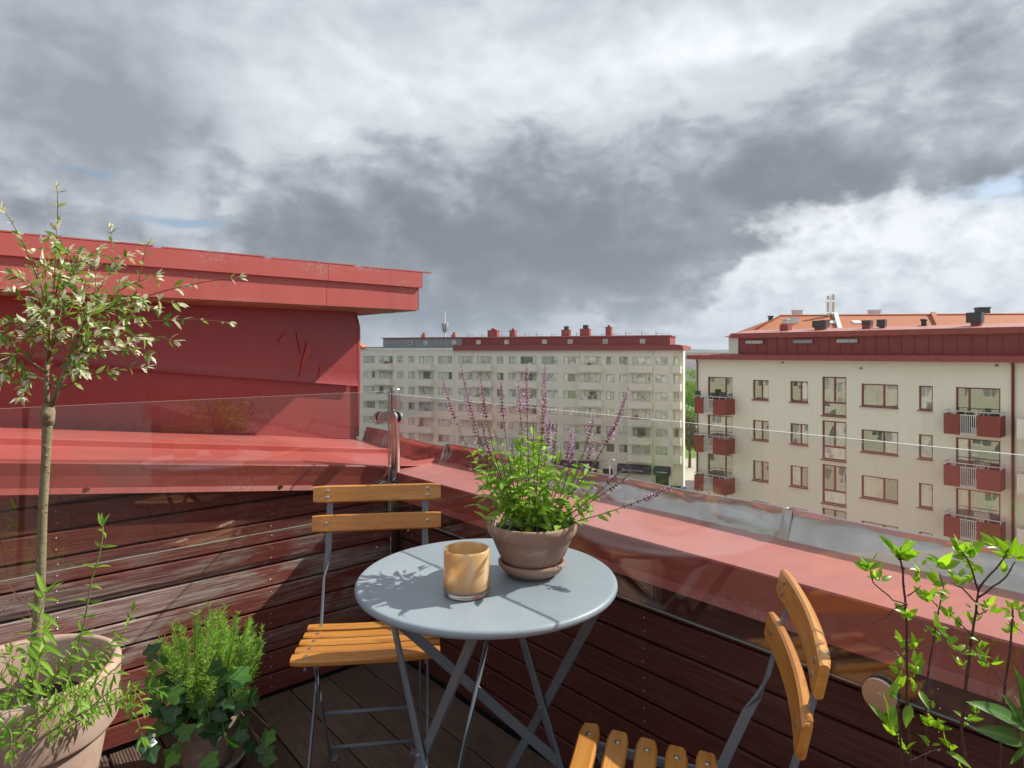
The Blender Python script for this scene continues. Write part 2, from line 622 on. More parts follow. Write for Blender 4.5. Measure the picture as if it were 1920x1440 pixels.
def rail_glass():
    m_, nt = new_mat('railing_glass')
    geo = nt.node('ShaderNodeNewGeometry')
    cosi = nt.m('ABSOLUTE', X(nt, nt.vm('DOT_PRODUCT', geo.outputs['Incoming'], geo.outputs['Normal'])))
    fres = nt.m('POWER', 1.0 - cosi, 5.0) * .915 + .085
    tr = nt.node('ShaderNodeBsdfTransparent')
    tr.inputs[0].default_value = (.975, .985, .978, 1)
    g = nt.node('ShaderNodeBsdfGlossy')
    g.inputs['Roughness'].default_value = 0.0
    ms = nt.node('ShaderNodeMixShader')
    nt.put(ms.inputs[0], fres)
    nt.l.new(tr.outputs[0], ms.inputs[1])
    nt.l.new(g.outputs[0], ms.inputs[2])
    return finish(m_, nt, ms.outputs[0])


M['glass'] = rail_glass()
M['glass_edge'] = plain('glass_edge', (.32, .46, .40), (.40, .52, .46), .25, 30)
M['glass_edge_top'] = plain('glass_top_edge', (.55, .50, .48), (.62, .55, .52), .25, 30)

# ================================================================= ground, hills
GZ = -20.9
mb = MB()
mb.add([(-6000, -3000, GZ), (6000, -3000, GZ), (6000, 9000, GZ), (-6000, 9000, GZ)], [(0, 1, 2, 3)])
struct(mb.build('ground', M['asphalt']))
mb = MB()
mb.add([(27.5, 109.5, GZ + .004), (62, 109.5, GZ + .004), (62, 139, GZ + .004), (31, 139, GZ + .004)], [(0, 1, 2, 3)])
struct(mb.build('gravel_path', M['path']))
mb = MB()
mb.add([(20, 132, GZ + .008), (120, 132, GZ + .008), (160, 300, GZ + .008), (10, 300, GZ + .008)], [(0, 1, 2, 3)])
struct(mb.build('lawn', M['grass']))

# wooded hills on the horizon
m_, nt = new_mat('far_woods')
co = nt.node('ShaderNodeNewGeometry').outputs['Position']
c = nt.ramp(nt.noise(co, .012, 7, .7), [(.3, (.022, .042, .018)), (.7, (.06, .095, .035))])
M['woods'] = finish(m_, nt, princ(nt, c, 1.0, 0, 0))
for (y0, hgt, depth, seed) in [(1900, 24, 900, 3), (3400, 44, 1500, 9)]:
    mb = MB()
    nx, ny = 220, 10
    vs, fs = [], []
    for j in range(ny + 1):
        for i in range(nx + 1):
            x = -3200 + 7600 * i / nx
            yy = y0 + depth * j / ny
            s = math.sin(math.pi * min(1, j / ny * .5 + .02))
            base = mnoise.fractal(Vector((x * .0011, seed, 0)), 1.0, 2.0, 4)
            tree = mnoise.fractal(Vector((x * .03, yy * .03, seed)), 1.0, 2.0, 3)
            vs.append((x, yy, GZ - 4 + s * (hgt * (1 + .55 * base)) + tree * 2.2 * s))
    for j in range(ny):
        for i in range(nx):
            a = j * (nx + 1) + i
            fs.append((a, a + 1, a + nx + 2, a + nx + 1))
    mb.add(vs, fs, 0, True)
    struct(mb.build('hill', M['woods']))

# ================================================================= far buildings
ROW = 2.9


def window(parent, x0, x1, z0, z1, y, splits, frame, pane, fw=.07, sill=None, transom=None, name='window'):
    """frame (one mesh) with a pane per light as sub-parts; splits: fractions of mullions"""
    mb = MB()
    d0, d1 = y, y + .06
    mb.box(x0, x1, d0, d1, z0, z0 + fw)
    mb.box(x0, x1, d0, d1, z1 - fw, z1)
    mb.box(x0, x0 + fw, d0 + .002, d1, z0 + fw, z1 - fw)
    mb.box(x1 - fw, x1, d0 + .002, d1, z0 + fw, z1 - fw)
    zb = z0 + fw
    if transom:
        zt = z0 + (z1 - z0) * transom
        mb.box(x0 + fw, x1 - fw, d0 + .004, d1, zt - fw * .6, zt + fw * .6)
        zb = zt + fw * .6
    edges = [x0 + fw]
    for s in splits:
        xm = x0 + (x1 - x0) * s
        mb.box(xm - fw * .6, xm + fw * .6, d0 + .004, d1, zb, z1 - fw)
        edges += [xm - fw * .6, xm + fw * .6]
    edges.append(x1 - fw)
    o = mb.build(name, frame, parent)
    rects = [(edges[k], edges[k + 1], zb, z1 - fw) for k in range(0, len(edges), 2)]
    if transom:
        rects.append((x0 + fw, x1 - fw, z0 + fw, zb - fw * 1.2))
    for (a, b, c_, d) in rects:
        p = MB()
        # the panes never hang quite true
        ta, tb = random.uniform(-.006, .006), random.uniform(-.006, .006)
        p.add([(a, y + .045 + ta, c_), (b, y + .045 - ta, c_), (b, y + .045 + tb, d), (a, y + .045 - tb, d)], [(0, 1, 2, 3)])
        p.build('pane', pane, o)
    if sill:
        s_ = MB()
        s_.box(x0 - .08, x1 + .02, y - .22, y + .0, z0 - .06, z0 - .005)
        s_.build('sill', sill, o)
    return o


# ---- long cream block across the square -------------------------------------------------
ea = math.atan2(-.3676, .930)
blk = thing('apartment_block', 'long cream apartment block behind the flowers with grey and red rooftop storeys', 'building', (-27.8, 123, 0), ea)
TL, TR, TE = -2.34, 57.6, 58.9
WIN = [(-1.17, 1.45, 3), (2.42, 5.45, 3), (6.46, 7.86, 2), (8.9, 10.29, 2), (11.2, 14.25, 3), (15.2, 18.1, 3), (19.42, 22.18, 3), (23.14, 26.07, 3),
       (27.0, 28.26, 2), (29.28, 30.6, 2), (31.5, 34.48, 3), (35.41, 38.31, 3), (39.4, 42.13, 3), (43.06, 45.86, 3), (46.78, 48.13, 2), (49.0, 50.36, 2),
       (51.17, 54.03, 3), (54.89, 56.8, 2)]
BAL = [(1.57, 5.58), (10.82, 14.43), (22.27, 26.41), (30.7, 34.83), (42.32, 46.22), (50.64, 54.44)]
rows = [-.22 - ROW * k for k in range(6)]
holes = [(a, b, zc - .68, zc + .68) for zc in rows for (a, b, n) in WIN]
SHOPS = [(34.2, 36.6), (38.2, 41.3), (42.2, 45.2), (46.2, 47.9), (49.0, 53.9), (54.9, 57.0)]
holes_shop = [(a, b, GZ + .25, GZ + 2.7) for (a, b) in SHOPS if (a, b) != (49.0, 53.9)]
mb = MB()
holed_wall(mb, TL, TR, GZ, 1.75, holes + holes_shop, 0, .18)
mb.add([(TL, 0, GZ), (TL, 12, GZ), (TL, 12, 1.75), (TL, 0, 1.75)], [(3, 2, 1, 0)])
# set-back wall behind the corner balconies, and the sunlit end wall
mb.add([(TR, 0, GZ), (TR, 1.0, GZ), (TR, 1.0, 1.75), (TR, 0, 1.75)], [(0, 1, 2, 3)])
mb.add([(TR, 1.0, GZ), (TE, 1.0, GZ), (TE, 1.0, 1.75), (TR, 1.0, 1.75)], [(0, 1, 2, 3)])
mb.add([(TE, 1.0, GZ), (56.9, 12, GZ), (56.9, 12, 1.75), (TE, 1.0, 1.75)], [(0, 1, 2, 3)])
mb.add([(TE, .985, GZ), (TE + .28, .985, GZ), (TE + .28, 3.2, GZ), (TE, 3.2, GZ), (TE, .985, 1.75), (TE + .28, .985, 1.75), (TE + .28, 3.2, 1.75), (TE, 3.2, 1.75)],
       [(0, 1, 5, 4), (1, 2, 6, 5), (2, 3, 7, 6)])
mb.add([(TL, 12, GZ), (56.9, 12, GZ), (56.9, 12, 1.75), (TL, 12, 1.75)], [(3, 2, 1, 0)])
mb.build('wall', M['cream_mid'], blk)
for zc in rows:
    for (a, b, n) in WIN:
        window(blk, a, b, zc - .68, zc + .68, .10, [k / n for k in range(1, n)] if n == 2 else [.27, .73], M['frame_pale'], M['pane_far'], .06)
    window(blk, TR + .22, TR + .9, zc - .9, zc + .68, .9, [], M['frame_pale'], M['pane_far'], .06)


def far_balcony(parent, a, b, zc, y0, y1):
    mb = MB()
    zt, zb = zc - .76, zc - 1.86
    mb.box(a, b, y1 - .1, y1, zb + .02, zt)
    mb.box(a, a + .1, y1, y0, zb + .02, zt)
    mb.box(b - .1, b, y1, y0, zb + .02, zt)
    mb.box(a, b, y1 + .002, y0, zb - .12, zb + .02)
    o = mb.build('balcony', M['cream_mid'], parent)
    r = MB()
    r.box(a, b, y1 - .07, y1 - .02, zt + .16, zt + .2)
    for k in range(4):
        x = a + .05 + (b - a - .1) * k / 3
        r.box(x - .02, x + .02, y1 - .065, y1 - .025, zt, zt + .16)
    r.build('rail', M['white_rail'], o)


for zc in rows:
    for (a, b) in BAL:
        far_balcony(blk, a, b, zc, .0, -1.15)
    far_balcony(blk, TR - .1, TE - .02, zc, 1.0, -.15)
random.seed(77)
for k in range(14):      # boxes and chairs people keep on their balconies
    zc, (a, b) = random.choice(rows), random.choice(BAL)
    x = random.uniform(a + .4, b - 1.2)
    mb = MB()
    wd = random.uniform(.5, 1.0)
    mb.box(x, x + wd, -.95, -.6, zc - 1.7, zc - .76 + random.uniform(.12, .4))
    mb.box(x + wd * .2, x + wd * .8, -.85, -.7, zc - .9, zc - .76 + random.uniform(.3, .6))
    mb.build('balcony_furniture', M[random.choice(('red_far', 'grass', 'grey_zinc', 'white_rail', 'stone_ochre'))], blk)
# shop fronts: dark glass, doors
for (a, b) in SHOPS:
    if (a, b) == (49.0, 53.9):
        continue
    mb = MB()
    mb.box(a, b, .15, .2, GZ + .25, GZ + 2.7)
    o = mb.build('shop_window', M['shop'], blk)
    f_ = MB()
    for k in range(3):
        x = a + (b - a) * k / 2
        f_.box(x - .05, x + .05, .10, .15, GZ + .25, GZ + 2.7)
    f_.build('frame', M['dark'], o)
mb = MB()
mb.box(48.2, TE, -.06, -.002, GZ, GZ + .7)
mb.build('plinth', M['dark'], blk)
# drainpipes
for x in (18.5, 22.35, 42.25, 54.6):
    mb = MB()
    mb.tube([(x, -.08, GZ), (x, -.08, 1.5)], .055, 6)
    mb.build('drainpipe', M['cream_mid'], blk)
# eaves and the rooftop storeys
SPL = 18.5
mb = MB()
mb.box(TL - .3, SPL, -.35, 11, 1.95, 2.2)
mb.build('eaves', M['grey_zinc'], blk)
mb = MB()
mb.box(SPL + .0, TE + .4, -.5, 11, 1.5, 2.18)
mb.prism([(SPL, 2.18), (TE + .4, 2.18), (TE - .4, 2.42), (SPL, 2.42)], -.4, 10, 0, 'y')
mb.build('eaves', M['red_far'], blk)
for (a, b, y, mat, trim) in [(1.9, 19.0, 2.2, 'grey_zinc', 'red_far'), (19.0, 56.9, 2.2, 'red_far', 'red_far_top')]:
    mb = MB()
    mb.box(a, b, y, 9, 2.15, 3.85)
    o = mb.build('rooftop_storey', M[mat], blk)
    s_ = MB()
    n = int((b - a) / .75)
    for k in range(n + 1):
        x = a + (b - a - .06) * k / n
        s_.box(x, x + .05, y - .045, y - .002, 2.2, 3.8)
    stuff(s_.build('standing_seam', M[mat], o))
    t_ = MB()
    t_.box(a - (.3 if a < 5 else 0), b + (.3 if a > 5 else 0), y - .4, 9.4, 3.853, 4.02)
    t_.build('roof_edge', M[trim], o)
for x in (7.5, 10.9, 17.0, 22.0, 27.6, 34.8, 39.5, 45.7, 52.0):
    window(blk, x, x + .85, 2.65, 3.4, 2.1, [], M['frame_white'], M['pane_far'], .09, name='roof_window')
# chimneys and roof gear
for (x, wd, h, cap) in [(23.2, 1.9, 1.3, 0), (27.6, 1.0, 1.25, 0), (37.6, 1.45, 1.2, 1), (41.0, 1.7, 1.35, 1), (45.6, .95, 1.6, 0)]:
    mb = MB()
    mb.box(x, x + wd, 4.5, 5.7, 4.0, 4.0 + h)
    mb.box(x - .06, x + wd + .06, 4.44, 5.76, 4.0 + h - .18, 4.0 + h - .05)
    o = mb.build('chimney', M['red_far'], blk)
    k = MB()
    if cap:
        k.box(x + wd * .3, x + wd * .8, 4.7, 5.4, 4.0 + h, 4.0 + h + .65)
        k.build('flue', M['dark'], o)
    else:
        k.tube([(x + wd * .5, 5.1, 4.0 + h), (x + wd * .5, 5.1, 4.0 + h + .35)], wd * .25, 8)
        k.build('flue', M['red_far'], o)
for x in (9.0, 15.6):
    mb = MB()
    mb.box(x, x + .9, 4.5, 5.2, 4.02, 4.6)
    mb.tube([(x + .45, 4.8, 4.6), (x + .45, 4.8, 4.95), (x + .45, 4.8, 5.0)], [.22, .22, .38], 8)
    mb.build('vent', M['red_far_top'], blk)
random.seed(11)
for k in range(16):
    x = 20 + k * 2.3 + random.uniform(-.5, .5)
    mb = MB()
    mb.tube([(x, 3.0, 4.0), (x, 3.0, 4.5 + random.uniform(0, .4))], .05, 5)
    mb.box(x - .02, x + 1.2, 2.97, 3.03, 4.3, 4.34)
    mb.build('snow_guard', M['red_far'], blk)
# awnings over the shops: each its own cloth hood with a line of white lettering
AW = [('dark navy shop awning farthest along the facade, behind the flower stems', 37.9, 41.5, 0), ('navy shop awning with two lines of lettering beside the street lamp', 42.0, 45.5, 2),
      ('widest navy awning, over the pale shop panel', 48.8, 54.2, 1), ('navy corner awning over the dark shop entrance', 54.7, 57.3, 1)]
for lab, a, b, lines in AW:
    aw = thing('awning', lab, 'awning', blk.location + Vector((0, 0, 0)), ea, 'navy awnings over the shops')
    mb = MB()
    prof = [(0, GZ + 3.75), (-.35, GZ + 3.7), (-.75, GZ + 3.45), (-.98, GZ + 3.0), (-1.02, GZ + 2.35), (-.97, GZ + 2.35), (0, GZ + 2.45)]
    mb.prism(prof, a, b, 0, 'x')
    mb.build('hood', M['navy'], aw, .12, 3)
    for ln in range(lines):
        t_ = MB()
        zc = GZ + 2.78 - .26 * ln + .1
        x = a + (b - a) * .22
        while x < a + (b - a) * .80:
            wl = random.uniform(.10, .16)
            t_.box(x, x + wl, -1.045, -1.035, zc - .07, zc + .07)
            x += wl + random.choice((.05, .05, .05, .16))
        t_.build('lettering', M['white_rail'], aw)

# ---- cream house with red balconies ------------------------------------------------------
eb = math.atan2(-.755, .656)
hs = thing('apartment_house', 'pale apartment house with red balconies and dark red metal rooftop', 'building', (14.33, 49.4, 0), eb)
HB, HT, HL = -15.5, .67, 19.82
hrows = [-ROW * k for k in range(5)]
COLS = []
for zr in hrows:
    COLS += [('A', 1.02, 3.10, -3.0, -.66, zr), ('B', 4.69, 5.87, -2.19, -.77, zr), ('C', 7.43, 8.64, -2.19, -.77, zr), ('D', 9.58, 11.1, -2.97, -.40, zr),
             ('E', 12.01, 14.1, -2.19, -.77, zr), ('F', 15.21, 15.93, -2.22, -.78, zr), ('G', 17.08, 19.15, -3.05, -.78, zr)]
mb = MB()
holed_wall(mb, 0, HL, HB, HT, [(a, b, z0 + zr, z1 + zr) for (_, a, b, z0, z1, zr) in COLS], 0, .17)
mb.add([(0, 0, HB), (0, 11, HB), (0, 11, HT), (0, 0, HT)], [(3, 2, 1, 0)])
mb.add([(0, 11, HB), (60, 11, HB), (60, 11, HT), (0, 11, HT)], [(3, 2, 1, 0)])
mb.build('wall', M['cream'], hs)
# the neighbour part beyond the drainpipe, same eaves line
mb = MB()
holed_wall(mb, HL + .004, 60, HB, HT, [(HL + 1.6 + 3.2 * k, HL + 3.2 + 3.2 * k, -2.19 + zr, -.77 + zr) for k in range(8) for zr in hrows], .01, .17)
mb.build('wall', M['cream'], hs)
for (kind, a, b, z0, z1, zr) in COLS:
    sp = {'A': [.70], 'B': [.55], 'C': [.58], 'D': [.5], 'E': [.61], 'F': [], 'G': [.30]}[kind]
    window(hs, a, b, z0 + zr, z1 + zr, .11, sp, M['red_frame'], M['pane'], .075 if kind != 'D' else .085,
           M['red_frame'] if kind not in 'AG' else None, .335 if kind == 'D' else None)
for k in range(3):
    for zr in hrows:
        window(hs, HL + 1.6 + 3.2 * k, HL + 3.2 + 3.2 * k, -2.19 + zr, -.77 + zr, .12, [.5], M['red_frame'], M['pane'], .075, M['red_frame'])


def balcony(parent, a, b, zr, y1, screens):
    zt, zb = -2.24 + zr, -3.38 + zr
    mb = MB()
    mb.box(a + .03, b - .03, y1 + .03, -.002, zb - .02, zb + .10)
    o = mb.build('balcony', M['cream'], parent)
    L = b - a
    c0, c1 = a + L * .30, a + L * .60

    def corr(x0, x1):
        p = MB()
        n = max(3, int((x1 - x0) / .11))
        for k in range(n):
            xa = x0 + (x1 - x0) * k / n
            xb = x0 + (x1 - x0) * (k + 1) / n
            p.box(xa + .008, xb - .008, y1 - .03, y1 - .004, zb, zt)
        p.box(x0, x1, y1 - .004, y1 + .012, zb + .01, zt - .01)
        p.build('panel', M['red_frame'] if False else M['red_bal'], o)
    corr(a, c0)
    corr(c1, b)
    for (xe, sgn) in ((a, 1), (b, -1)):
        p = MB()
        n = 8
        for k in range(n):
            ya = y1 + (-.04 - y1) * k / n
            yb = y1 + (-.04 - y1) * (k + 1) / n
            p.box(xe, xe + sgn * .026, ya + .008, yb - .008, zb, zt)
        p.box(xe + sgn * .026, xe + sgn * .04, y1 + .012, -.04, zb + .01, zt - .01)
        p.build('side_panel', M['red_bal'], o)
    p = MB()
    for k in range(8):
        x = c0 + (c1 - c0) * (k + .5) / 8
        p.box(x - .016, x + .016, y1 - .03, y1 - .002, zb, zt)
    p.box(c0, c1, y1 - .002, y1 + .02, zb, zb + .05)
    p.box(c0, c1, y1 - .002, y1 + .02, zt - .05, zt)
    p.build('bars', M['white_rail'], o)
    p = MB()
    p.tube([(a, -.05, zt + .17), (a, y1, zt + .17), (b, y1, zt + .17), (b, -.05, zt + .17)], .03, 6)
    for k in range(6):
        x = a + L * k / 5
        p.tube([(x, y1, zt - .02), (x, y1, zt + .17)], .018, 5)
    p.build('rail', M['white_rail'], o)
    for (x0, x1) in screens:
        p = MB()
        p.box(x0, x1, y1 + .04, y1 + .06, zt + .05, zt + .55)
        p.build('privacy_screen', M['dark'], o)


M['red_bal'] = plain('red_balcony_paint', (.27, .05, .038), (.32, .065, .048), .55, 2.5)
for i, zr in enumerate(hrows):
    balcony(hs, .69, 3.31, zr, -1.3, [(.72, 1.2), (2.75, 3.25)] if i == 0 else [])
    balcony(hs, 16.79, 19.39, zr, -1.2, [])
    mb = MB()      # things kept on the balconies
    mb.box(17.3, 17.9, -.9, -.4, zr - 3.27, zr - 2.65)
    mb.box(18.6, 19.1, -.8, -.45, zr - 3.27, zr - 2.2)
    mb.build('balcony_furniture', M['dark'], hs)
    mb = MB()
    mb.box(HL + .25, HL + 3.4, -1.1, -1.0, zr - 3.3, zr - 2.3)
    mb.box(HL + .25, HL + 3.4, -1.0, .0, zr - 3.42, zr - 3.3)
    mb.box(HL + .25, HL + .35, -1.0, .0, zr - 3.3, zr - 2.3)
    mb.build('balcony', M['cream'], hs)
# eaves, sloping metal roof strip, rooftop storey
mb = MB()
mb.prism([(-.62, .66), (-.62, .98), (1.9, 1.11), (1.9, .66)], -.45, 60, 0, 'x')
mb.build('eaves', M['red_far'], hs)
mb = MB()
for k in range(70):
    x = -.2 + .86 * k
    mb.obox((x, -.60, .990), (x, 1.7, 1.108), (.016, 0, 0), (0, 0, .022))
stuff(mb.build('standing_seam', M['red_far'], hs))
mb = MB()
mb.box(2.55, 60, 1.75, 9, 1.0, 2.55)
rs = mb.build('rooftop_storey', M['red_far'], hs)
mb = MB()
for k in range(58):
    x = 2.6 + .74 * k
    mb.box(x, x + .045, 1.705, 1.748, 1.10, 2.3)
stuff(mb.build('standing_seam', M['red_far'], rs))
mb = MB()
mb.prism([(1.2, 2.28), (1.2, 2.62), (4.5, 2.95), (9.3, 2.62), (9.3, 2.28)], 2.2, 60.3, 0, 'x')
mb.build('roof_edge', M['red_far'], rs)
mb = MB()
mb.prism([(1.19, 2.625), (4.5, 2.955), (9.3, 2.625), (4.5, 2.965), (1.19, 2.64)], 2.19, 60.3, 0, 'x')
mb.build('roof_sheet', M['red_far_top'], rs)
for (a, b) in ((3.16, 4.64), (6.8, 8.27), (9.77, 11.2)):
    mb = MB()
    mb.box(a, b, 1.65, 1.72, 1.78, 2.16)
    o = mb.build('window', M['red_frame'], rs)
    p = MB()
    p.box(a + .06, b - .06, 1.635, 1.655, 1.86, 2.08)
    p.build('pane', M['pane'], o)
for (x, y, wd, h, cap) in [(5.3, 2.8, .62, .42, 'hat'), (7.85, 2.8, .62, .12, 'box'), (11.05, 2.7, .5, .2, 'dark'), (12.0, 3.0, .3, .05, 'box'), (17.15, 2.7, .5, .14, 'bigbox'), (20.4, 2.5, .8, .35, 'none'), (14.0, 4, .5, .1, 'hat2')]:
    mb = MB()
    mb.box(x, x + wd, y, y + wd, 2.6, 2.86 + h)
    o = mb.build('chimney', M['red_far'], hs)
    k = MB()
    zt = 2.86 + h
    if cap == 'box':
        k.box(x - .12, x + wd * 1.3, y - .1, y + wd * .9, zt, zt + .48)
        k.build('duct_box', M['dark'], o)
    elif cap == 'bigbox':
        k.box(x - .2, x + wd * 1.15, y - .15, y + wd, zt, zt + .6)
        k.build('duct_box', M['dark'], o)
    elif cap == 'dark':
        k.box(x - .02, x + wd + .02, y - .02, y + wd + .02, zt, zt + .3)
        k.build('duct_box', M['dark'], o)
    elif cap.startswith('hat'):
        k.tube([(x + wd / 2, y + wd / 2, zt), (x + wd / 2, y + wd / 2, zt + .3)], wd * .32, 10)
        k.tube([(x + wd / 2, y + wd / 2, zt + .3), (x + wd / 2, y + wd / 2, zt + .42)], wd * .42, 10)
        k.build('flue', M['grey_light'] if cap == 'hat' else M['dark'], o)
# drainpipes and wall vents
for (x, r_) in ((.16, .05), (19.72, .07)):
    mb = MB()
    mb.tube([(x, -.3, .68), (x, -.1, .45), (x, -.1, HB)], r_, 8)
    mb.build('drainpipe', M['red_frame'], hs)
for (x, z) in ((6.8, .42), (11.9, .12), (18.9, .42), (20.3, -.35)):
    mb = MB()
    mb.box(x, x + .17, -.03, .0, z, z + .15)
    for k in range(3):
        mb.box(x + .02, x + .15, -.045, -.03, z + .02 + k * .045, z + .045 + k * .045)
    mb.build('wall_vent', M['grey_zinc'], hs)

# ---- orange tiled roof behind ------------------------------------------------------------
er = math.atan2(-3.3, 27.6)
tr_ = thing('tiled_house', 'house with orange clay tile hip roof behind the red rooftop', 'building', (29.2, 77.5, 0), er)
RL = 60
mb = MB()
mb.box(0, RL, .5, 12.5, GZ, 3.35)
mb.build('wall', M['cream'], tr_)
mb = MB()
hipx, rz_, ez = 5.3, 5.95, 3.35
mb.add([(-.5, -.3, ez), (RL, -.3, ez), (RL, 6.5, rz_), (hipx, 6.5, rz_), (-.5, 13.3, ez), (RL, 13.3, ez)],
       [(0, 1, 2, 3), (0, 3, 4), (4, 3, 2, 5)])
rf = mb.build('roof', M['tiles'], tr_)
mb = MB()
mb.tube([(-.5, -.3, ez + .05), (hipx, 6.5, rz_ + .06), (RL, 6.5, rz_ + .06)], .13, 6)
mb.build('ridge_tiles', M['tiles'], rf)
mb = MB()
mb.tube([(-.6, -.42, ez - .1), (RL, -.42, ez - .1)], .09, 6)
mb.build('gutter', M['grey_light'], tr_)
mb = MB()
mb.obox((21.6, -.2, ez + .15), (24.0, 6.6, rz_ + .25), (.28, 0, 0), (0, -.1, .16))
mb.build('fire_wall_ridge', M['tiles'], tr_)
mb = MB()
mb.obox((10.3, -.2, ez + .25), (12.2, 6.6, rz_ + .3), (.25, 0, 0), (0, -.08, .14))
mb.build('parapet_strip', M['grey_light'], tr_)
for (x, y, zb, wd, h, mat) in [(7.2, 7.2, 5.9, 1.1, .75, 'grey_light'), (16.8, 7.2, 5.9, 1.2, .7, 'grey_light'), (29.7, 6.9, 5.9, 1.3, .9, 'dark'), (3.6, 5.5, 4.9, .5, .9, 'dark'), (5.6, 3.5, 4.6, 1.1, .9, 'grey_light'), (9.3, 3.0, 4.5, .9, .6, 'red_far')]:
    mb = MB()
    mb.box(x, x + wd, y, y + wd * .8, zb - 1, zb + h)
    mb.box(x - .08, x + wd + .08, y - .08, y + wd * .8 + .08, zb + h, zb + h + .14)
    mb.build('roof_vent', M[mat], tr_)
for x in (10.4, 13.2):
    mb = MB()
    mb.obox((x, 3.8, 5.0), (x + 1.0, 3.8, 5.0), (0, .45, .18), (0, -.02, .05))
    mb.build('skylight', M['frame_white'], tr_)
# phone mast on that roof
mast = thing('antenna_mast', 'phone mast with long pale panel antennas standing on the tiled roof', 'antenna', tr_.matrix_basis @ Vector((9.6, 6.5, 5.7)))
mast.location = Vector((29.2, 77.5, 0)) + Matrix.Rotation(er, 3, 'Z') @ Vector((11.6, 6.5, 5.7))
mb = MB()
mb.tube([(0, 0, 0), (0, 0, 3.3)], .05, 8)
mb.tube([(-.4, 0, .5), (.4, 0, .5)], .03, 6)
mb.tube([(-.4, 0, 2.6), (.4, 0, 2.6)], .03, 6)
mb.build('pole', M['grey_light'], mast)
for (x, z0, z1) in ((-.42, .75, 2.05), (.28, .75, 2.05), (-.40, 2.35, 2.85), (.28, 2.3, 3.05)):
    mb = MB()
    mb.box(x - .13, x + .13, -.2, .05, z0, z1)
    mb.build('antenna_panel', M['mast_panel'] if 'mast_panel' in M else M.setdefault('mast_panel', plain('antenna_cream', (.60, .55, .40), (.66, .61, .46), .5, 3)), mast, .03)
mb = MB()
mb.box(-.45, -.2, -.25, .05, .2, .6)
mb.box(.1, .35, -.25, .05, .1, .5)
mb.build('radio_unit', M['grey_light'], mast)

# ---- ochre house at the far left and the telecom tower -----------------------------------
oc = thing('ochre_house', 'sliver of ochre house with orange roof beside the red rooftop box', 'building', (-41.5, 134, 0), .1)
mb = MB()
mb.box(0, 10.0, 0, 9, GZ, 1.9)
mb.build('wall', M['stone_ochre'], oc)
mb = MB()
mb.prism([(-.4, 1.9), (10.4, 1.9), (8.6, 3.1), (1.6, 3.1)], -.4, 9.4, 0, 'y')
mb.build('roof', M['tiles'], oc)
for k in range(6):
    mb = MB()
    mb.box(7.6, 9.8, -1.2, -.002, -1.9 - 3 * k, -.9 - 3 * k)
    mb.build('balcony', M['cream'], oc)
    window(oc, 7.9, 9.4, -.6 - 3 * k, .9 - 3 * k, -.07, [.5], M['frame_white'], M['pane_far'], .08)
tw = thing('telecom_tower', 'slim white telecom tower with funnel-shaped head far behind the long block', 'tower', at(834, 660, 600) - Vector((0, 0, EYE - GZ)))
H0 = -GZ
mb = MB()
mb.lathe([(1.25, 0), (1.0, H0 + 22), (.95, H0 + 23)], 16)
mb.build('shaft', M['grey_light'], tw)
mb = MB()
mb.lathe([(1.0, H0 + 19.5), (2.0, H0 + 21), (3.1, H0 + 28.3), (2.9, H0 + 28.6), (.8, H0 + 28.4)], 16)
mb.build('head', M['grey_zinc'], tw)
for k in range(8):
    a = 2 * math.pi * k / 8
    p = MB()
    p.tube([(2.3 * math.cos(a), 2.3 * math.sin(a), H0 + 21), (3.3 * math.cos(a), 3.3 * math.sin(a), H0 + 28.6)], .18, 5)
    p.build('strut', M['grey_light'], tw)
mb = MB()
mb.lathe([(.8, H0 + 28), (.75, H0 + 33), (.4, H0 + 38), (.25, H0 + 40), (0, H0 + 40)], 12)
mb.build('mast', M['frame_white'], tw)

# ---- own house under the terrace (mirrored in the windows opposite) ----------------------
CX, CY = -.489, 2.611
TH = math.atan2(.656, .755)
own = thing('terrace_house', 'cream house that carries the roof terrace, its street front below the steel strip', 'building', (CX, CY, 0), TH)
mb = MB()
oh = [(-46 + 3.4 * k, -44.4 + 3.4 * k, -3.6 - 2.9 * r_, -2.2 - 2.9 * r_) for k in range(31) for r_ in range(5)]
tmp = MB()
holed_wall(tmp, -48, 62, GZ, -.55, oh, 0, .15)
mb.v = [(.16 - y, x, z) for (x, y, z) in tmp.v]
mb.f, mb.mi, mb.sm = [f[:] for f in tmp.f], tmp.mi, tmp.sm
mb.add([(-11, -48, GZ), (.16, -48, GZ), (.16, -48, -.55), (-11, -48, -.55), (-11, 62, GZ), (.16, 62, GZ), (.16, 62, -.55), (-11, 62, -.55)], [(0, 1, 2, 3), (7, 6, 5, 4), (3, 2, 6, 7), (0, 3, 7, 4)])
mb.build('wall', M['cream_own'], own)
mb = MB()
mb.box(-11.1, .12, -48.1, -4.62, -.549, -.50)
mb.box(-11.1, -3.62, -4.62, 62.1, -.549, -.50)
mb.box(-3.62, .12, 4.9, 62.1, -.549, -.50)
mb.build('roof', M['red_far'], own)
for (a, b, c_, d) in oh:
    p = MB()
    p.box(.02, .05, a, b, c_, d)
    o = p.build('window', M['frame_white'], own)
    p = MB()
    for k in range(2):
        p.box(.05, .058, a + .07 + (b - a) / 2 * k, a - .05 + (b - a) / 2 * (k + 1), c_ + .07, d - .07)
    p.build('pane', M['pane'], o)

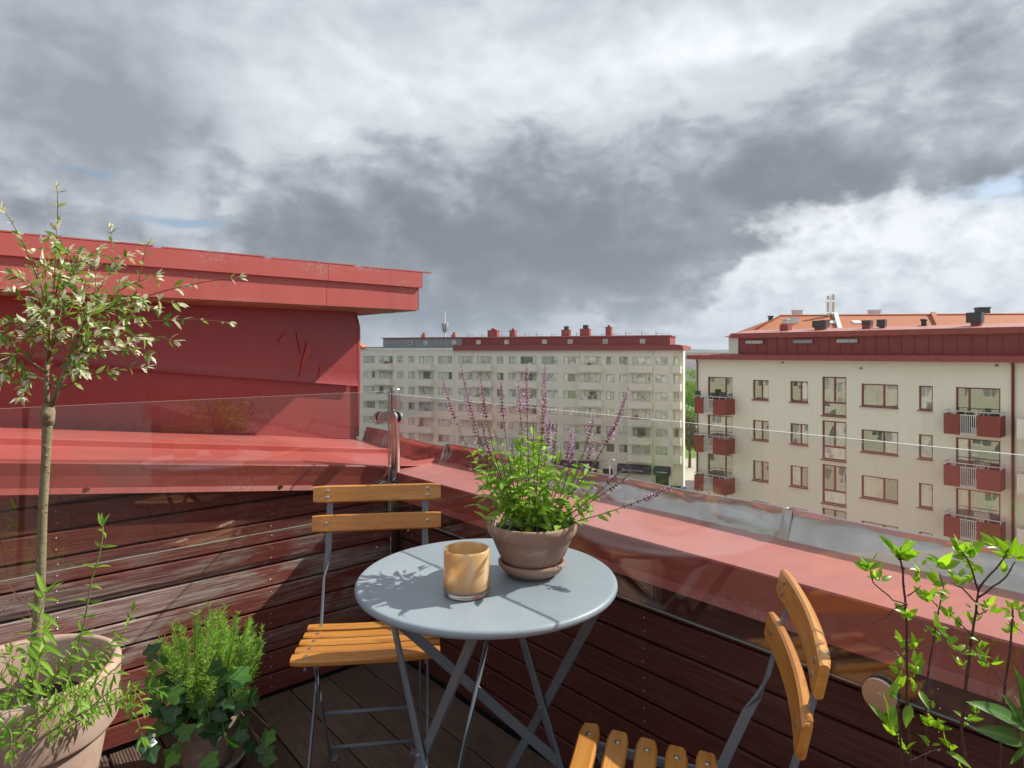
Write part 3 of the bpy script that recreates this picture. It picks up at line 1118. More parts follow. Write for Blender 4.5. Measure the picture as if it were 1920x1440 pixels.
# ---- street lamp, sign -------------------------------------------------------------------
lp = thing('street_lamp', 'tall grey street lamp in front of the navy awnings', 'street lamp', at(1143, 660, 97) - Vector((0, 0, EYE - GZ)))
mb = MB()
mb.tube([(0, 0, 0), (0, 0, 1.2), (0, 0, 5.6)], [.10, .10, .07], 8)
mb.build('pole', M['grey_light'], lp)
mb = MB()
mb.tube([(0, 0, 5.5), (.2, 0, 5.75), (.55, 0, 5.72)], .04, 6)
mb.build('arm', M['grey_light'], lp)
mb = MB()
mb.lathe([(.0, .22), (.12, .2), (.26, 0), (.2, -.1), (0, -.12)], 12, (.6, 0, 5.55))
mb.build('lamp_head', M['frame_white'], lp)
M['sign_blue'] = plain('sign_blue', (.10, .26, .62), None, .4)
sg = thing('street_sign', 'small light blue street sign on the pavement by the corner', 'sign', at(1283, 660, 96) - Vector((0, 0, EYE - GZ)))
mb = MB()
mb.tube([(0, 0, 0), (0, 0, 1.9)], .03, 6)
mb.build('pole', M['grey_light'], sg)
mb = MB()
mb.box(-.28, .28, -.06, -.03, .9, 1.75)
mb.build('plate', M['sign_blue'], sg)

# ---- trees -------------------------------------------------------------------------------


def leaf_mat(name, cols, trans=.45, rough=.45, spec=.35, vein=0., noise_scale=0, tmul=1.35, tint=(1.05, 1.1, .55)):
    """thin leaf: colour per leaf, light coming through"""
    m_, nt = new_mat(name)
    oi = nt.node('ShaderNodeObjectInfo')
    rnd = X(nt, oi.outputs['Random'])
    if noise_scale:
        geo = nt.node('ShaderNodeNewGeometry')
        rnd = nt.smooth(X(nt, geo.outputs['Random Per Island']) * .6 + nt.noise(geo.outputs['Position'], noise_scale, 2, .5) * .6, .2, .9)
    n = len(cols)
    c = nt.ramp(rnd, [(i / max(1, n - 1), q_) for i, q_ in enumerate(cols)])
    co = coords(nt)
    if vein:
        x, y, z = nt.sep(co)
        mid = nt.smooth(nt.m('ABSOLUTE', x), .035, .0)
        c = nt.mix(mid * vein, c, tuple(min(1, 1.7 * a + .04) for a in cols[-1]))
    d = princ(nt, c, rough, 0, spec)
    t = nt.node('ShaderNodeBsdfTranslucent')
    nt.put(t.inputs[0], nt.mix(1.0, c, tuple(tmul * k_ for k_ in tint), 'MULTIPLY'))
    ms = nt.node('ShaderNodeMixShader')
    ms.inputs[0].default_value = trans
    nt.l.new(d, ms.inputs[1])
    nt.l.new(t.outputs[0], ms.inputs[2])
    return finish(m_, nt, ms.outputs[0])


M['bark'] = plain('bark', (.07, .05, .035), (.13, .10, .07), .9, 8, bmp=.6, bscale=20)
M['tree_lime'] = leaf_mat('lime_tree_leaf', [(.08, .16, .012), (.15, .27, .02), (.22, .36, .035)], .4, noise_scale=.35)
M['tree_dark'] = leaf_mat('dark_tree_leaf', [(.06, .065, .03), (.11, .10, .055), (.13, .16, .06)], .35, noise_scale=.35)
M['tree_green'] = leaf_mat('green_tree_leaf', [(.04, .09, .012), (.08, .17, .02), (.13, .24, .035)], .4, noise_scale=.35)


def tree(label, loc, h, crown_z, rx, rz_, n, mat, seed, mat2=None):
    random.seed(seed)
    t = thing('tree', label, 'tree', loc)
    mb = MB()
    mb.tube([(0, 0, 0), (.05, 0, h * .25), (-.05, .05, h * .5), (0, 0, h * .8)], [.32, .24, .18, .05], 8)
    for k in range(7):
        a = random.uniform(0, 6.28)
        z = h * random.uniform(.22, .5)
        L = rx * random.uniform(.5, .85)
        mb.tube([(0, 0, z), (math.cos(a) * L * .4, math.sin(a) * L * .4, z + rz_ * .3), (math.cos(a) * L, math.sin(a) * L, z + rz_ * .75)], [.13, .08, .02], 6)
    mb.build('trunk', M['bark'], t)
    clumps = []
    while len(clumps) < 46:
        p = Vector((random.uniform(-1, 1), random.uniform(-1, 1), random.uniform(-1, 1)))
        if .35 < p.length < 1:
            clumps.append((Vector((p.x * rx * .85, p.y * rx * .85, crown_z + p.z * rz_ * .85)), random.uniform(.18, .34) * rx))
    mb = MB()
    for i in range(n):
        c_, r_ = random.choice(clumps)
        v = Vector((random.gauss(0, 1), random.gauss(0, 1), random.gauss(0, 1))).normalized() * r_ * random.uniform(.6, 1.05)
        p = c_ + Vector((v.x, v.y, v.z * .75))
        s = random.uniform(.10, .2)
        d = Vector((random.gauss(0, 1), random.gauss(0, 1), random.gauss(0, .6))).normalized()
        u = d.orthogonal().normalized() * s
        v2 = d.cross(u).normalized() * s * .6
        mb.add([p - u, p + v2, p + u, p - v2], [(0, 1, 2, 3)])
    stuff(mb.build('crown', mat, t))
    return t


tree('tall lime green tree between the two cream buildings', (44.5, 164, GZ), 20, 12.3, 6.0, 6.6, 9000, M['tree_lime'], 1)
tree('dark greyish tree with bare trunk standing by the gravel path', (34.0, 121.5, GZ), 10, 6.6, 2.9, 3.7, 5200, M['tree_dark'], 2)
tree('green tree whose crown shows behind the dark grey one', (41.6, 152, GZ), 9.5, 5.6, 4.2, 4.0, 4000, M['tree_green'], 3)
tree('lime green tree mostly hidden by the pale house, beyond the gap', (52.0, 170, GZ), 17, 10.5, 6, 6, 6000, M['tree_lime'], 4)
tree('tree top just showing above the orange roof beside the red box', (-35.3, 150, GZ), 25, 19.0, 3.0, 4.6, 3000, M['tree_lime'], 5)

# ================================================================= terrace
# local frame of the terrace: origin at the inner corner on the deck, x towards the street, y away to the upper left


def deck_mat():
    m_, nt = new_mat('deck_board')
    oi = nt.node('ShaderNodeObjectInfo')
    rnd = X(nt, oi.outputs['Random'])
    co = coords(nt)
    g = nt.vm('ADD', co, nt.comb(rnd * 9., rnd * 31., 0.))
    grain = nt.noise(nt.scale(g, (40, 2.5, 40)), 1.4, 7, .65, .3)
    stain = nt.noise(g, 5, 5, .6)
    c = nt.ramp(grain * .6 + rnd * .4, [(.25, (.095, .058, .042)), (.6, (.185, .120, .090)), (.85, (.26, .18, .14))])
    c = nt.mix(nt.smooth(stain, .5, .75) * .5, c, (.045, .03, .022))
    x, y, z = nt.sep(co)
    rid = nt.m('SINE', x * (2 * math.pi / .0085))
    c = nt.mix(nt.smooth(rid, -.2, -.9) * .6, c, (.018, .011, .008))
    n = bump(nt, rid * .5 + grain * .5, .7, .0022)
    return finish(m_, nt, princ(nt, c, .62, 0, .35, n))


M['deck'] = deck_mat()
ROT = Matrix.Rotation(TH, 3, 'Z')


def loc2w(x, y, z=0.):
    return Vector((CX, CY, 0)) + ROT @ Vector((x, y, z))


fl = link('terrace_floor', None)
fl.location = (CX, CY, 0)
fl.rotation_euler = (0, 0, TH)
struct(fl)
mb = MB()
mb.box(-3.6, .09, -4.6, .10, -.54, -.03)
mb.build('joists', M['dark'], fl)
mb = MB()
mb.box(-.1365 / 2, .1365 / 2, -4.55, -.012, -.026, -.0)
pm = mb.mesh('plank', M['deck'])
for k in range(25):
    o = link('plank', pm, fl)
    o.location = (-.078 - .1425 * k, random.uniform(-.01, .004), random.uniform(-.0012, .0012))
    b = o.modifiers.new('bevel', 'BEVEL')
    b.width = .004
    b.segments = 2

# ---- left timber parapet -----------------------------------------------------------------
PITCH = .0785


def ledge_z(x):
    return .767 - .127 * x


lw = thing('parapet_wall', 'worn red-brown plank parapet below the red ledge, behind the potted plants', 'wall', (CX, CY, 0), TH)
mb = MB()
mb.box(-3.2, .0, .022, .10, -.02, .62)
mb.prism([(-3.2, .62), (.0, .62), (.0, .70), (-3.2, 1.09)], .022, .10)
mb.build('backing', M['dark'], lw)


def plank_prism(poly, y0, y1):
    mb = MB()
    n = len(poly)
    cx = sum(p[0] for p in poly) / n
    zc = sum(p[1] for p in poly) / n
    inner = []
    for (x, z) in poly:
        inner.append((x, z + (.0035 if z < zc else -.0035)))
    vs = [(x, y0 + .004, z) for x, z in poly] + [(x, y0, z) for x, z in inner] + [(x, y1, z) for x, z in poly]
    fs = [tuple(range(n, 2 * n))]
    for i in range(n):
        j = (i + 1) % n
        fs.append((i, j, n + j, n + i))
        fs.append((j, i, 2 * n + i, 2 * n + j))
    mb.add(vs, fs)
    return mb


rng = random.Random(5)
zs = [.777 - PITCH * k for k in range(-4, 10)]
nails = MB()
for z1 in zs:
    z0 = max(z1 - PITCH + .0055, .004)
    if z1 < .02:
        continue
    poly = []
    # clip the board under the sloping flashing
    lim = lambda x: ledge_z(x) - .03
    xa, xb = -3.2, -.012
    if lim(xa) < z0:
        continue
    xr = min(xb, (.737 - z0) / .127) if lim(xb) < z0 else xb
    poly = [(xa, z0), (xr, z0)]
    if lim(xr) < z1 - 1e-4:
        if lim(xr) > z0 + .002:
            poly.append((xr, lim(xr)))
        xm = (.737 - z1) / .127
        if xm > xa:
            poly.append((xm, z1))
            poly.append((xa, z1))
        else:
            poly.append((xa, lim(xa)))
    else:
        poly += [(xr, z1), (xa, z1)]
    dy = rng.uniform(-.0015, .0015)
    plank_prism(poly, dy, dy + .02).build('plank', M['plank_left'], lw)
    for xn in (-2.75, -2.0, -1.13, -.50, -.08):
        for dz in (.022, .056):
            zq = z0 + dz
            if zq < min(z1, ledge_z(xn) - .10):
                nails.dome((xn + rng.uniform(-.003, .003), dy - .0002, zq), .0026, (0, -1, 0))
stuff(nails.build('nail_head', M['nail'], lw))

# ---- red sheet-metal roof box with its ledge ---------------------------------------------
bx = thing('rooftop_box', 'red sheet-metal rooftop box with overhanging roof edge and sunlit ledge', 'roof', (CX, CY, 0), TH)


def sheet(name, f, nu, nv, mat, parent, thick=None, smooth=True):
    """surface from f(a, b) -> point, a and b in 0..1"""
    mb = MB()
    vs = [f(i / nu, j / nv) for j in range(nv + 1) for i in range(nu + 1)]
    fs = [(j * (nu + 1) + i, j * (nu + 1) + i + 1, (j + 1) * (nu + 1) + i + 1, (j + 1) * (nu + 1) + i) for j in range(nv) for i in range(nu)]
    mb.add(vs, fs, 0, smooth)
    o = mb.build(name, mat, parent)
    if thick:
        s_ = o.modifiers.new('solid', 'SOLIDIFY')
        s_.thickness = thick
        s_.offset = -1
        e_ = o.modifiers.new('split', 'EDGE_SPLIT')
        e_.split_angle = R(35)
    return o


def wob(x, z, s, amp):
    return mnoise.fractal(Vector((x * 1.3 + s, z * 2.1, s * 3.7)), 1.0, 2.0, 2) * amp


XL = -3.2
BY = .73      # wall of the box
BR = .21      # its right end
# lower and upper wall sheets; the upper one laps over the lower
seam = lambda x: 1.075 - .100 * x


def low(a, b):
    x = XL + (BR - XL) * a
    z0 = .955 - .155 * ((x - BR) / (-1.44)) * -1
    z0 = .80 - .1063 * (x - BR)
    z = z0 - .02 + (seam(x) + .03 - z0 + .02) * b
    return (x, BY + .012 + wob(x, z, 2.0, .004), z)


def upp(a, b):
    x = XL + (BR - XL) * a
    z = seam(x) + (1.50 - seam(x)) * b
    bulge = .010 * math.exp(-((b) / .25) ** 2)
    return (x, BY - .004 + wob(x, z, 5.0, .006) - bulge * .4 - (.012 if b < .01 else 0), z)


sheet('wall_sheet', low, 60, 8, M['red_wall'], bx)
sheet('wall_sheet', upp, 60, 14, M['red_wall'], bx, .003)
mb = MB()
mb.tube([(BR + .005, BY + .02, .79), (BR + .012, BY + .02, 1.1), (BR + .012, BY + .02, 1.36), (BR - .01, BY + .02, 1.44)], [.02, .02, .02, .018], 8)
mb.build('corner_bead', M['red_wall'], bx)
mb = MB()
mb.add([(BR, BY, .7), (BR, 4.6, .7), (BR, 4.6, 1.45), (BR, BY, 1.45)], [(0, 1, 2, 3)])
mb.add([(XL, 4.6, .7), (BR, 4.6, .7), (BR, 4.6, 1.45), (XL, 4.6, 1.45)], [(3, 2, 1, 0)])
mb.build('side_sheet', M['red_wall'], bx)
# shadow strip under the soffit
mb = MB()
mb.box(XL, BR - .02, BY - .02, BY + .01, 1.395, 1.44)
mb.build('batten', M['red_wall'], bx)
# roof: lower fascia, upper fascia, soffit, standing-seam sheet
FY, FR = .42, .40
segs = [(XL, -1.9), (-1.9, -.09), (-.09, FR)]
for (a, b) in segs:
    def fas(u_, v_, a=a, b=b):
        x = a + .001 + (b - a - .002) * u_
        z = 1.440 + .13 * v_
        return (x, FY + .012 + wob(x, z, 9, .003), z)
    sheet('fascia', fas, 24, 4, M['red'], bx, .003)

    def fas2(u_, v_, a=a, b=b):
        x = a + .001 + (b + (.012 if b == FR else 0) - a - .002) * u_
        z = 1.553 + .073 * v_
        return (x, FY - .004 + wob(x, z, 13, .002), z)
    sheet('upper_fascia', fas2, 24, 3, M['red'], bx, .003)
mb = MB()
mb.box(XL, FR + .012, FY - .001, FY + .03, 1.622, 1.628)
mb.box(XL, FR + .012, FY - .001, FY + .02, 1.5535, 1.5560)
mb.build('drip_edge', M['red'], bx)
mb = MB()
mb.add([(FR, FY + .012, 1.44), (FR, 4.8, 1.44), (FR, 4.8, 1.626), (FR, FY + .012, 1.626)], [(0, 1, 2, 3)])
mb.add([(FR + .012, FY - .004, 1.553), (FR + .012, 4.8, 1.553), (FR + .012, 4.8, 1.626), (FR + .012, FY - .004, 1.626)], [(0, 1, 2, 3)])
mb.build('end_fascia', M['red'], bx)
mb = MB()
for k in range(6):
    y0 = FY + .02 + k * .052
    mb.box(XL, FR - .012, y0, y0 + .047, 1.436 + .001 * (k % 2), 1.446)
mb.build('soffit', M['soffit'], bx)
mb = MB()
mb.add([(XL, FY, 1.628), (FR + .012, FY, 1.628), (FR + .012, 4.8, 1.86), (XL, 4.8, 1.86)], [(0, 1, 2, 3)])
mb.add([(FR + .012, FY, 1.626), (FR + .012, 4.8, 1.626), (FR + .012, 4.8, 1.86)], [(0, 1, 2)])
mb.build('roof_sheet', M['red'], bx)
for k in range(9):
    x = FR - .12 - .42 * k
    mb = MB()
    mb.obox((x, FY + .03, 1.632), (x, 4.8, 1.868), (.005, 0, 0), (0, 0, .007))
    mb.obox((x - .2, FY + .010, 1.631), (x + .19, FY + .010, 1.634), (0, 0, .0025), (0, .012, 0))
    mb.build('roof_seam', M['red'], bx)
# ledge in two steps, falling to the right
STEP = .37


def ledge_back(a, b):
    x = XL + (.235 - XL) * a
    y = STEP + (BY + .02 - STEP) * b
    zf = ledge_z(x) + .022 + .012 * b
    return (x, y, zf + wob(x, y, 21, .003))


def ledge_front(a, b):
    x = XL + (.235 - XL) * a
    y = -.040 + (STEP + .006 + .040) * b
    return (x, y, ledge_z(x) + .004 * b + wob(x, y, 25, .0025) * min(1, b * 6))


sheet('ledge', ledge_back, 50, 6, M['red'], bx)
sheet('ledge', ledge_front, 50, 6, M['red'], bx)
mb = MB()
vs, fs = [], []
N = 40
for i in range(N + 1):
    x = XL + (.235 - XL) * i / N
    vs += [(x, STEP - .004, ledge_z(x)), (x, STEP - .006, ledge_z(x) + .024), (x, STEP + .01, ledge_z(x) + .028), (x, STEP + .014, ledge_z(x) + .018)]
    if i:
        o_ = (i - 1) * 4
        fs += [(o_ + j, o_ + 4 + j, o_ + 5 + j, o_ + 1 + j) for j in range(3)]
mb.add(vs, fs, 0, False)
mb.build('ledge_fold', M['red'], bx)
# flashing that hangs down from the ledge over the planks
fl_ = MB()
vs, fs = [], []
for i in range(N + 1):
    x = XL + (-.03 - XL) * i / N
    z = ledge_z(x)
    wv = wob(x, 0, 31, .002)
    prof = [(-.040, z), (-.043, z - .004), (-.036 + wv, z - .04), (-.034 + wv, z - .076), (-.046, z - .092), (-.044, z - .094), (-.02, z - .092)]
    vs += [(x, p[0], p[1]) for p in prof]
    if i:
        o_ = (i - 1) * 7
        fs += [(o_ + j, o_ + 7 + j, o_ + 8 + j, o_ + 1 + j) for j in range(6)]
fl_.add(vs, fs, 0, False)
fo = fl_.build('flashing', M['red'], bx)
for x in (-2.6, -1.82, -1.06, -.48):
    mb = MB()
    mb.dome((x, -.040, ledge_z(x) - .079), .0085, (0, -1, .1), .2, 10)
    mb.tube([(x, -.040, ledge_z(x) - .079), (x, -.047, ledge_z(x) - .079)], .0048, 6)
    mb.build('screw', M['red_frame'], fo)
# scraped paint on the upper sheet
for pts in ([(-.14, 1.30), (-.115, 1.335), (-.10, 1.345), (-.11, 1.31), (-.135, 1.29)], [(-.055, 1.35), (-.045, 1.34), (-.02, 1.25), (-.03, 1.24)],
            [(.0, 1.30), (.02, 1.295), (.015, 1.25), (-.01, 1.20), (-.02, 1.145), (-.045, 1.12), (-.03, 1.17), (-.025, 1.21), (-.01, 1.255)], [(.07, 1.18), (.078, 1.185), (.055, 1.11), (.048, 1.10)]):
    mb = MB()
    vs, n = [], len(pts)
    vs = [(x - .06, BY - .0125 + wob(x - .06, z, 5.0, .006), z - .02) for x, z in pts]
    mb.add(vs, [tuple(range(n))])
    mb.build('paint_scrape', M['scratch'], bx)

# ---- right timber parapet with its coping ------------------------------------------------
rw = thing('parapet_wall', 'dark brown plank parapet under the pink-red coping on the street side', 'wall', (CX, CY, 0), TH)
YE = -4.5
mb = MB()
mb.box(.022, .09, YE, .0, -.02, .70)
mb.build('backing', M['dark'], rw)
nails = MB()
for k in range(10):
    z1 = .712 - PITCH * k
    z0 = max(z1 - PITCH + .0055, .004)
    if z1 < .03:
        continue
    mb = plank_prism([(-4.5, z0), (-.012, z0), (-.012, z1), (-4.5, z1)], 0, .02)
    d = rng.uniform(-.0015, .0015)
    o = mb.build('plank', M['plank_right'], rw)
    o.rotation_euler = (0, 0, R(90))
    o.scale = (1, -1, 1)
    o.location = (d, 0, 0)
    for yn in (-.14, -.62, -1.27, -1.93, -2.6, -3.3):
        for dz in (.022, .056):
            nails.dome((d - .0002, yn + rng.uniform(-.003, .003), z0 + dz), .0022, (-1, 0, 0))
stuff(nails.build('nail_head', M['nail'], rw))
CW = .235


def cope(a, b):
    y = YE + (-.002 - YE) * a
    x = -.034 + (CW + .034) * b
    up = max(0, (y - .0) / STEP) * .045 if y > 0 else 0
    return (x, y, .752 + up + .002 * b + wob(x * 3, y, 41, .003) * min(1, b * 5))


sheet('coping', cope, 70, 6, M['red_cope'], rw)
mb = MB()
vs, fs = [], []
for i in range(61):
    y = YE + (-.045 - YE) * i / 60
    wv = wob(0, y, 51, .002)
    prof = [(-.034, .752), (-.037, .748), (-.030 + wv, .70), (-.030 + wv, .668), (-.042, .650), (-.018, .652)]
    vs += [(p[0], y, p[1]) for p in prof]
    if i:
        o_ = (i - 1) * 6
        fs += [(o_ + j + 1, o_ + 7 + j, o_ + 6 + j, o_ + j) for j in range(5)]
mb.add(vs, fs)
mb.build('flashing', M['red'], rw)
# folded seams across the coping
for y in (-.012, -3.05):
    mb = MB()
    mb.prism([(y - .004, .750), (y + .004, .772), (y + .016, .770), (y + .02, .750)], -.03, CW - .02, 0, 'x')
    mb.build('coping_seam', M['red'], rw)

# ---- stainless strip along the outer edge ------------------------------------------------
st = thing('steel_strip', 'dented shiny steel strip standing along the outer edge of the red coping', 'flashing', (CX, CY, 0), TH)
cuts = [.72, .5, -.015, -1.527, -3.0, -4.5]
random.seed(21)
for i in range(len(cuts) - 1):
    y0, y1 = cuts[i], cuts[i + 1]
    nn = max(8, int(abs(y1 - y0) / .022))
    seed = random.uniform(0, 50)

    def stripf(a, b, y0=y0, y1=y1, seed=seed, i=i):
        y = y0 + (y1 - y0) * a
        base = .752 if y < 0 else (.740 if y < STEP else .764)
        h = .074 + .006 * mnoise.noise(Vector((y * 3, seed, 1)))
        amp = .009 * math.sin(math.pi * min(1, b * 1.1)) + .0015
        w_ = mnoise.fractal(Vector((y * 5.0, b * 1.1, seed)), 1.0, 2.0, 1) * amp
        edge = .006 * math.exp(-min(a, 1 - a) * abs(y1 - y0) / .012)
        lean = .036 * min(b, .78) + .002 * b
        curl = .0
        return (CW + w_ + lean - edge, y, base - .004 + h * b)
    o = sheet('strip_length', stripf, nn, 9, M['strip'], st, .0012)
    mb = MB()
    pts = []
    for k in range(nn + 1):
        p = Vector(stripf(k / nn, 1.0))
        pts.append(p + Vector((.003, 0, .0015)))
    mb.tube(pts, .0036, 6)
    mb.build('rolled_edge', M['steel'], o)
for y in cuts[1:-1]:
    mb = MB()
    p0, p1 = Vector((CW - .006, y, .746)), Vector((CW + .026, y, .826))
    mb.obox(p0, p1, (0, .011, 0), (.0016, 0, 0))
    mb.obox(p0 + Vector((-.003, .011, 0)), p1 + Vector((-.003, .011, 0)), (0, .0016, 0), (.003, 0, 0))
    mb.build('joint', M['strip'], st)

# ---- glass railing -----------------------------------------------------------------------


def glass_panel(label, p0, p1, z0, z1, n):
    """p0, p1 in the terrace frame; n: thickness direction"""
    t = thing('glass_panel', label, 'glass panel', (CX, CY, 0), TH, 'glass railing panels')
    n = Vector(n) * .004
    a, b = Vector((*p0, 0)), Vector((*p1, 0))
    za, zb = Vector((0, 0, z0)), Vector((0, 0, z1))
    vs = [a - n + za, b - n + za, b + n + za, a + n + za, a - n + zb, b - n + zb, b + n + zb, a + n + zb]
    mb = MB()
    mb.add(vs, [(0, 1, 5, 4), (2, 3, 7, 6)], 0)
    mb.add(vs, [(3, 2, 1, 0), (1, 2, 6, 5), (3, 0, 4, 7)], 1)
    mb.add(vs, [(4, 5, 6, 7)], 2)
    mb.build('pane', [M['glass'], M['glass_edge'], M['glass_edge_top']], t)
    return t


gl = glass_panel('clear glass panel in front of the worn planks and red ledge, with plants before it', (-3.2, -.060), (-.054, -.060), .602, 1.075, (0, 1, 0))
gr = glass_panel('clear glass panel along the street side, round steel fixing at its lower edge', (-.060, -.07), (-.060, -4.5), .600, 1.065, (1, 0, 0))


def fixing(parent, c, n):
    n = Vector(n)
    c = Vector(c)
    mb = MB()
    mb.tube([c - n * .052, c - n * .008], .014, 16)
    mb.tube([c - n * .010, c - n * .0055], .031, 28)
    mb.tube([c + n * .0055, c + n * .013, c + n * .0145], [.031, .031, .029], 28)
    mb.tube([c + n * .0145, c + n * .017], .0065, 10)
    mb.build('fixing_disc', M['nail'], parent)


fixing(gr, (-.060, -1.855, .600), (-1, 0, 0))
fixing(gr, (-.060, -3.4, .600), (-1, 0, 0))
fixing(gl, (-2.2, -.060, .602), (0, -1, 0))
# rain drops hanging along the upper edge
random.seed(3)
mb = MB()
for k in range(34):
    y = -.1 - 2.1 * (k / 34) ** 1.25 - random.uniform(0, .03)
    s = random.uniform(.0015, .0042)
    mb.dome((-.0645, y, 1.063 - random.uniform(.001, .006)), s, (-1, 0, 0), .7, 7)
M['water'] = plain('water_drop', (.85, .87, .88), None, .05, 1, 0, .8)
stuff(mb.build('water_drops', M['water'], gr))

post = thing('railing_post', 'round brushed steel post with double clamp where the two glass panels meet', 'railing post', loc2w(-.030, -.070), TH)
mb = MB()
mb.lathe([(.0, 1.087), (.013, 1.0865), (.0165, 1.085), (.0185, 1.081), (.0188, 1.076), (.0188, .40), (.0, .40)], 32)
mb.build('tube', M['steel'], post)
for zc in (.975, .700):
    mb = MB()
    for (ux, uy, off) in ((-1, 0, -.010), (0, -1, -.030)):
        d = Vector((ux, uy, 0))
        nrm = Vector((-uy, ux, 0)) if ux else Vector((1, 0, 0))
        for side in (-1, 1):
            c = nrm * off + nrm * side * .012
            # rounded plate
            pts = []
            for k in range(13):
                a = -math.pi / 2 + math.pi * k / 12
                pts.append((.060 + .021 * math.cos(a), .021 * math.sin(a)))
            pts += [(.004, .021), (.004, -.021)]
            vs = []
            for t_ in (-.005, .005):
                vs += [d * p[0] + nrm * t_ + c + Vector((0, 0, zc + p[1])) for p in pts]
            n = len(pts)
            mb.add(vs, [tuple(range(n)), tuple(range(2 * n - 1, n - 1, -1))] + [(i, i + n, (i + 1) % n + n, (i + 1) % n) for i in range(n)])
            mb.dome(d * .022 + c + nrm * side * .005 + Vector((0, 0, zc)), .0042, nrm * side, .4, 8)
    mb.build('clamp', M['steel'], post, .0012, 2)
mb = MB()
for (dx_, dy_) in ((-.045, .068), (.028, -.05)):
    for z in (.52, .44):
        mb.dome((dx_, dy_, z), .006, (-1, -1, 0), .6, 8)
mb.box(.012, .029, -.02, .02, .42, .56)
mb.build('wall_bracket', M['steel'], post)

# ================================================================= furniture


def table_paint():
    m_, nt = new_mat('blue_grey_paint')
    co = coords(nt)
    c = nt.ramp(nt.noise(co, 3, 4, .6), [(.3, (.262, .316, .356)), (.7, (.285, .340, .380))])
    spots = nt.smooth(nt.noise(co, 55, 3, .6), .73, .76)
    c = nt.mix(spots * .35, c, (.16, .17, .17))
    dust = nt.smooth(nt.noise(co, 9, 7, .72, .6), .50, .72)
    c = nt.mix(dust * .16, c, (.50, .50, .48))
    ring = nt.smooth(nt.noise(co, 6, 2, .4, .8), .495, .505) * nt.smooth(nt.noise(co, 6, 2, .4, .8), .525, .508)
    c = nt.mix(ring * .05, c, (.50, .52, .52))
    n = bump(nt, nt.noise(co, 260, 3, .6), .05, .001)
    ro = nt.noise(co, 5, 6, .7) * .26 + .30
    return finish(m_, nt, princ(nt, c, ro, 0, .5, n))


M['paint'] = table_paint()
M['paint_shaded'] = plain('blue_grey_shaded', (.150, .172, .200), (.175, .198, .228), .42, 6)  # table paint darkened for legs and frames, their shade put into the colour


def slat_mat():
    m_, nt = new_mat('varnished_slat')
    oi = nt.node('ShaderNodeObjectInfo')
    rnd = X(nt, oi.outputs['Random'])
    co = coords(nt)
    g = nt.vm('ADD', co, nt.comb(rnd * 17., rnd * 7., rnd * 3.))
    grain = nt.noise(nt.scale(g, (2.5, 34, 34)), 1.6, 6, .6, .6)
    fine = nt.noise(nt.scale(g, (14, 240, 240)), 1., 4, .65)
    c = nt.ramp(grain * .75 + fine * .25, [(.28, (.46, .170, .030)), (.5, (.62, .260, .052)), (.72, (.72, .36, .095))])
    c = nt.mix(rnd * .35, c, (.40, .15, .03))
    knot = nt.smooth(nt.noise(nt.scale(g, (9, 40, 40)), .9, 2, .4), .66, .74)
    c = nt.mix(knot * .45, c, (.24, .08, .016))
    pale = nt.smooth(nt.noise(nt.scale(g, (5, 14, 14)), 3., 5, .7), .56, .74)
    c = nt.mix(pale * .35, c, (.66, .36, .13))
    n = bump(nt, fine, .12, .001)
    return finish(m_, nt, princ(nt, c, .34, 0, .5, n, .15))


M['slat'] = slat_mat()
M['bolt'] = plain('bolt_steel', (.50, .47, .44), None, .38, 1, 1.0)

TX, TY = -.0580, 1.480
# ---- round folding table
tb = thing('bistro_table', 'round blue-grey metal folding table on crossed flat legs', 'table', (TX, TY, 0))
TZ, TR_ = .710, .3005
mb = MB()
prof = [(0, TZ), (.15, TZ), (.27, TZ), (TR_ - .018, TZ - .0005)]
for k in range(9):
    a = R(90 - 180 * k / 8)
    prof.append((TR_ - .0085 + .0085 * math.cos(a), TZ - .0095 + .0090 * math.sin(a)))
prof += [(TR_ - .012, TZ - .018), (TR_ - .015, TZ - .006), (0, TZ - .006)]
mb.lathe(prof, 128)
mb.build('table_top', M['paint'], tb)
aa, bb = Vector((.827, .562, 0)), Vector((.562, -.827, 0))


def flat_bar(name, p, q_, wdir, wd, th, parent, mat):
    p, q_ = Vector(p), Vector(q_)
    t = (q_ - p).normalized()
    wv = Vector(wdir)
    wv = (wv - t * wv.dot(t)).normalized()
    hv = t.cross(wv)
    mb = MB()
    mb.obox(p, q_, wv * wd / 2, hv * th / 2)
    return mb.build(name, mat, parent, min(wd, th) * .22, 2)


HT_ = .21      # half spread of the leg tops
legs = {}
for pl, off in (('n', -.165), ('f', .165)):
    for sg_ in (-1, 1):
        sh = .006 * sg_
        top = aa * (off + sh) + bb * (sg_ * HT_) + Vector((0, 0, TZ - .02))
        bot = aa * (off + sh) + bb * (-sg_ * HT_ * 1.06) + Vector((0, 0, .004))
        legs[(pl, sg_)] = (top, bot)
        flat_bar('leg', top, bot, bb, .024, .007, tb, M['paint_shaded'])
lerp = lambda k, t: legs[k][0].lerp(legs[k][1], t)
# diagonal brace between the two parallel legs
off_ = Vector((0, 0, 0))
flat_bar('brace', lerp(('n', -1), .13), lerp(('f', -1), .64), (0, 0, 1), .024, .005, tb, M['paint_shaded'])
flat_bar('brace', lerp(('f', -1), .06) + bb * .008, lerp(('n', -1), .70) + bb * .008, (0, 0, 1), .024, .005, tb, M['paint_shaded'])
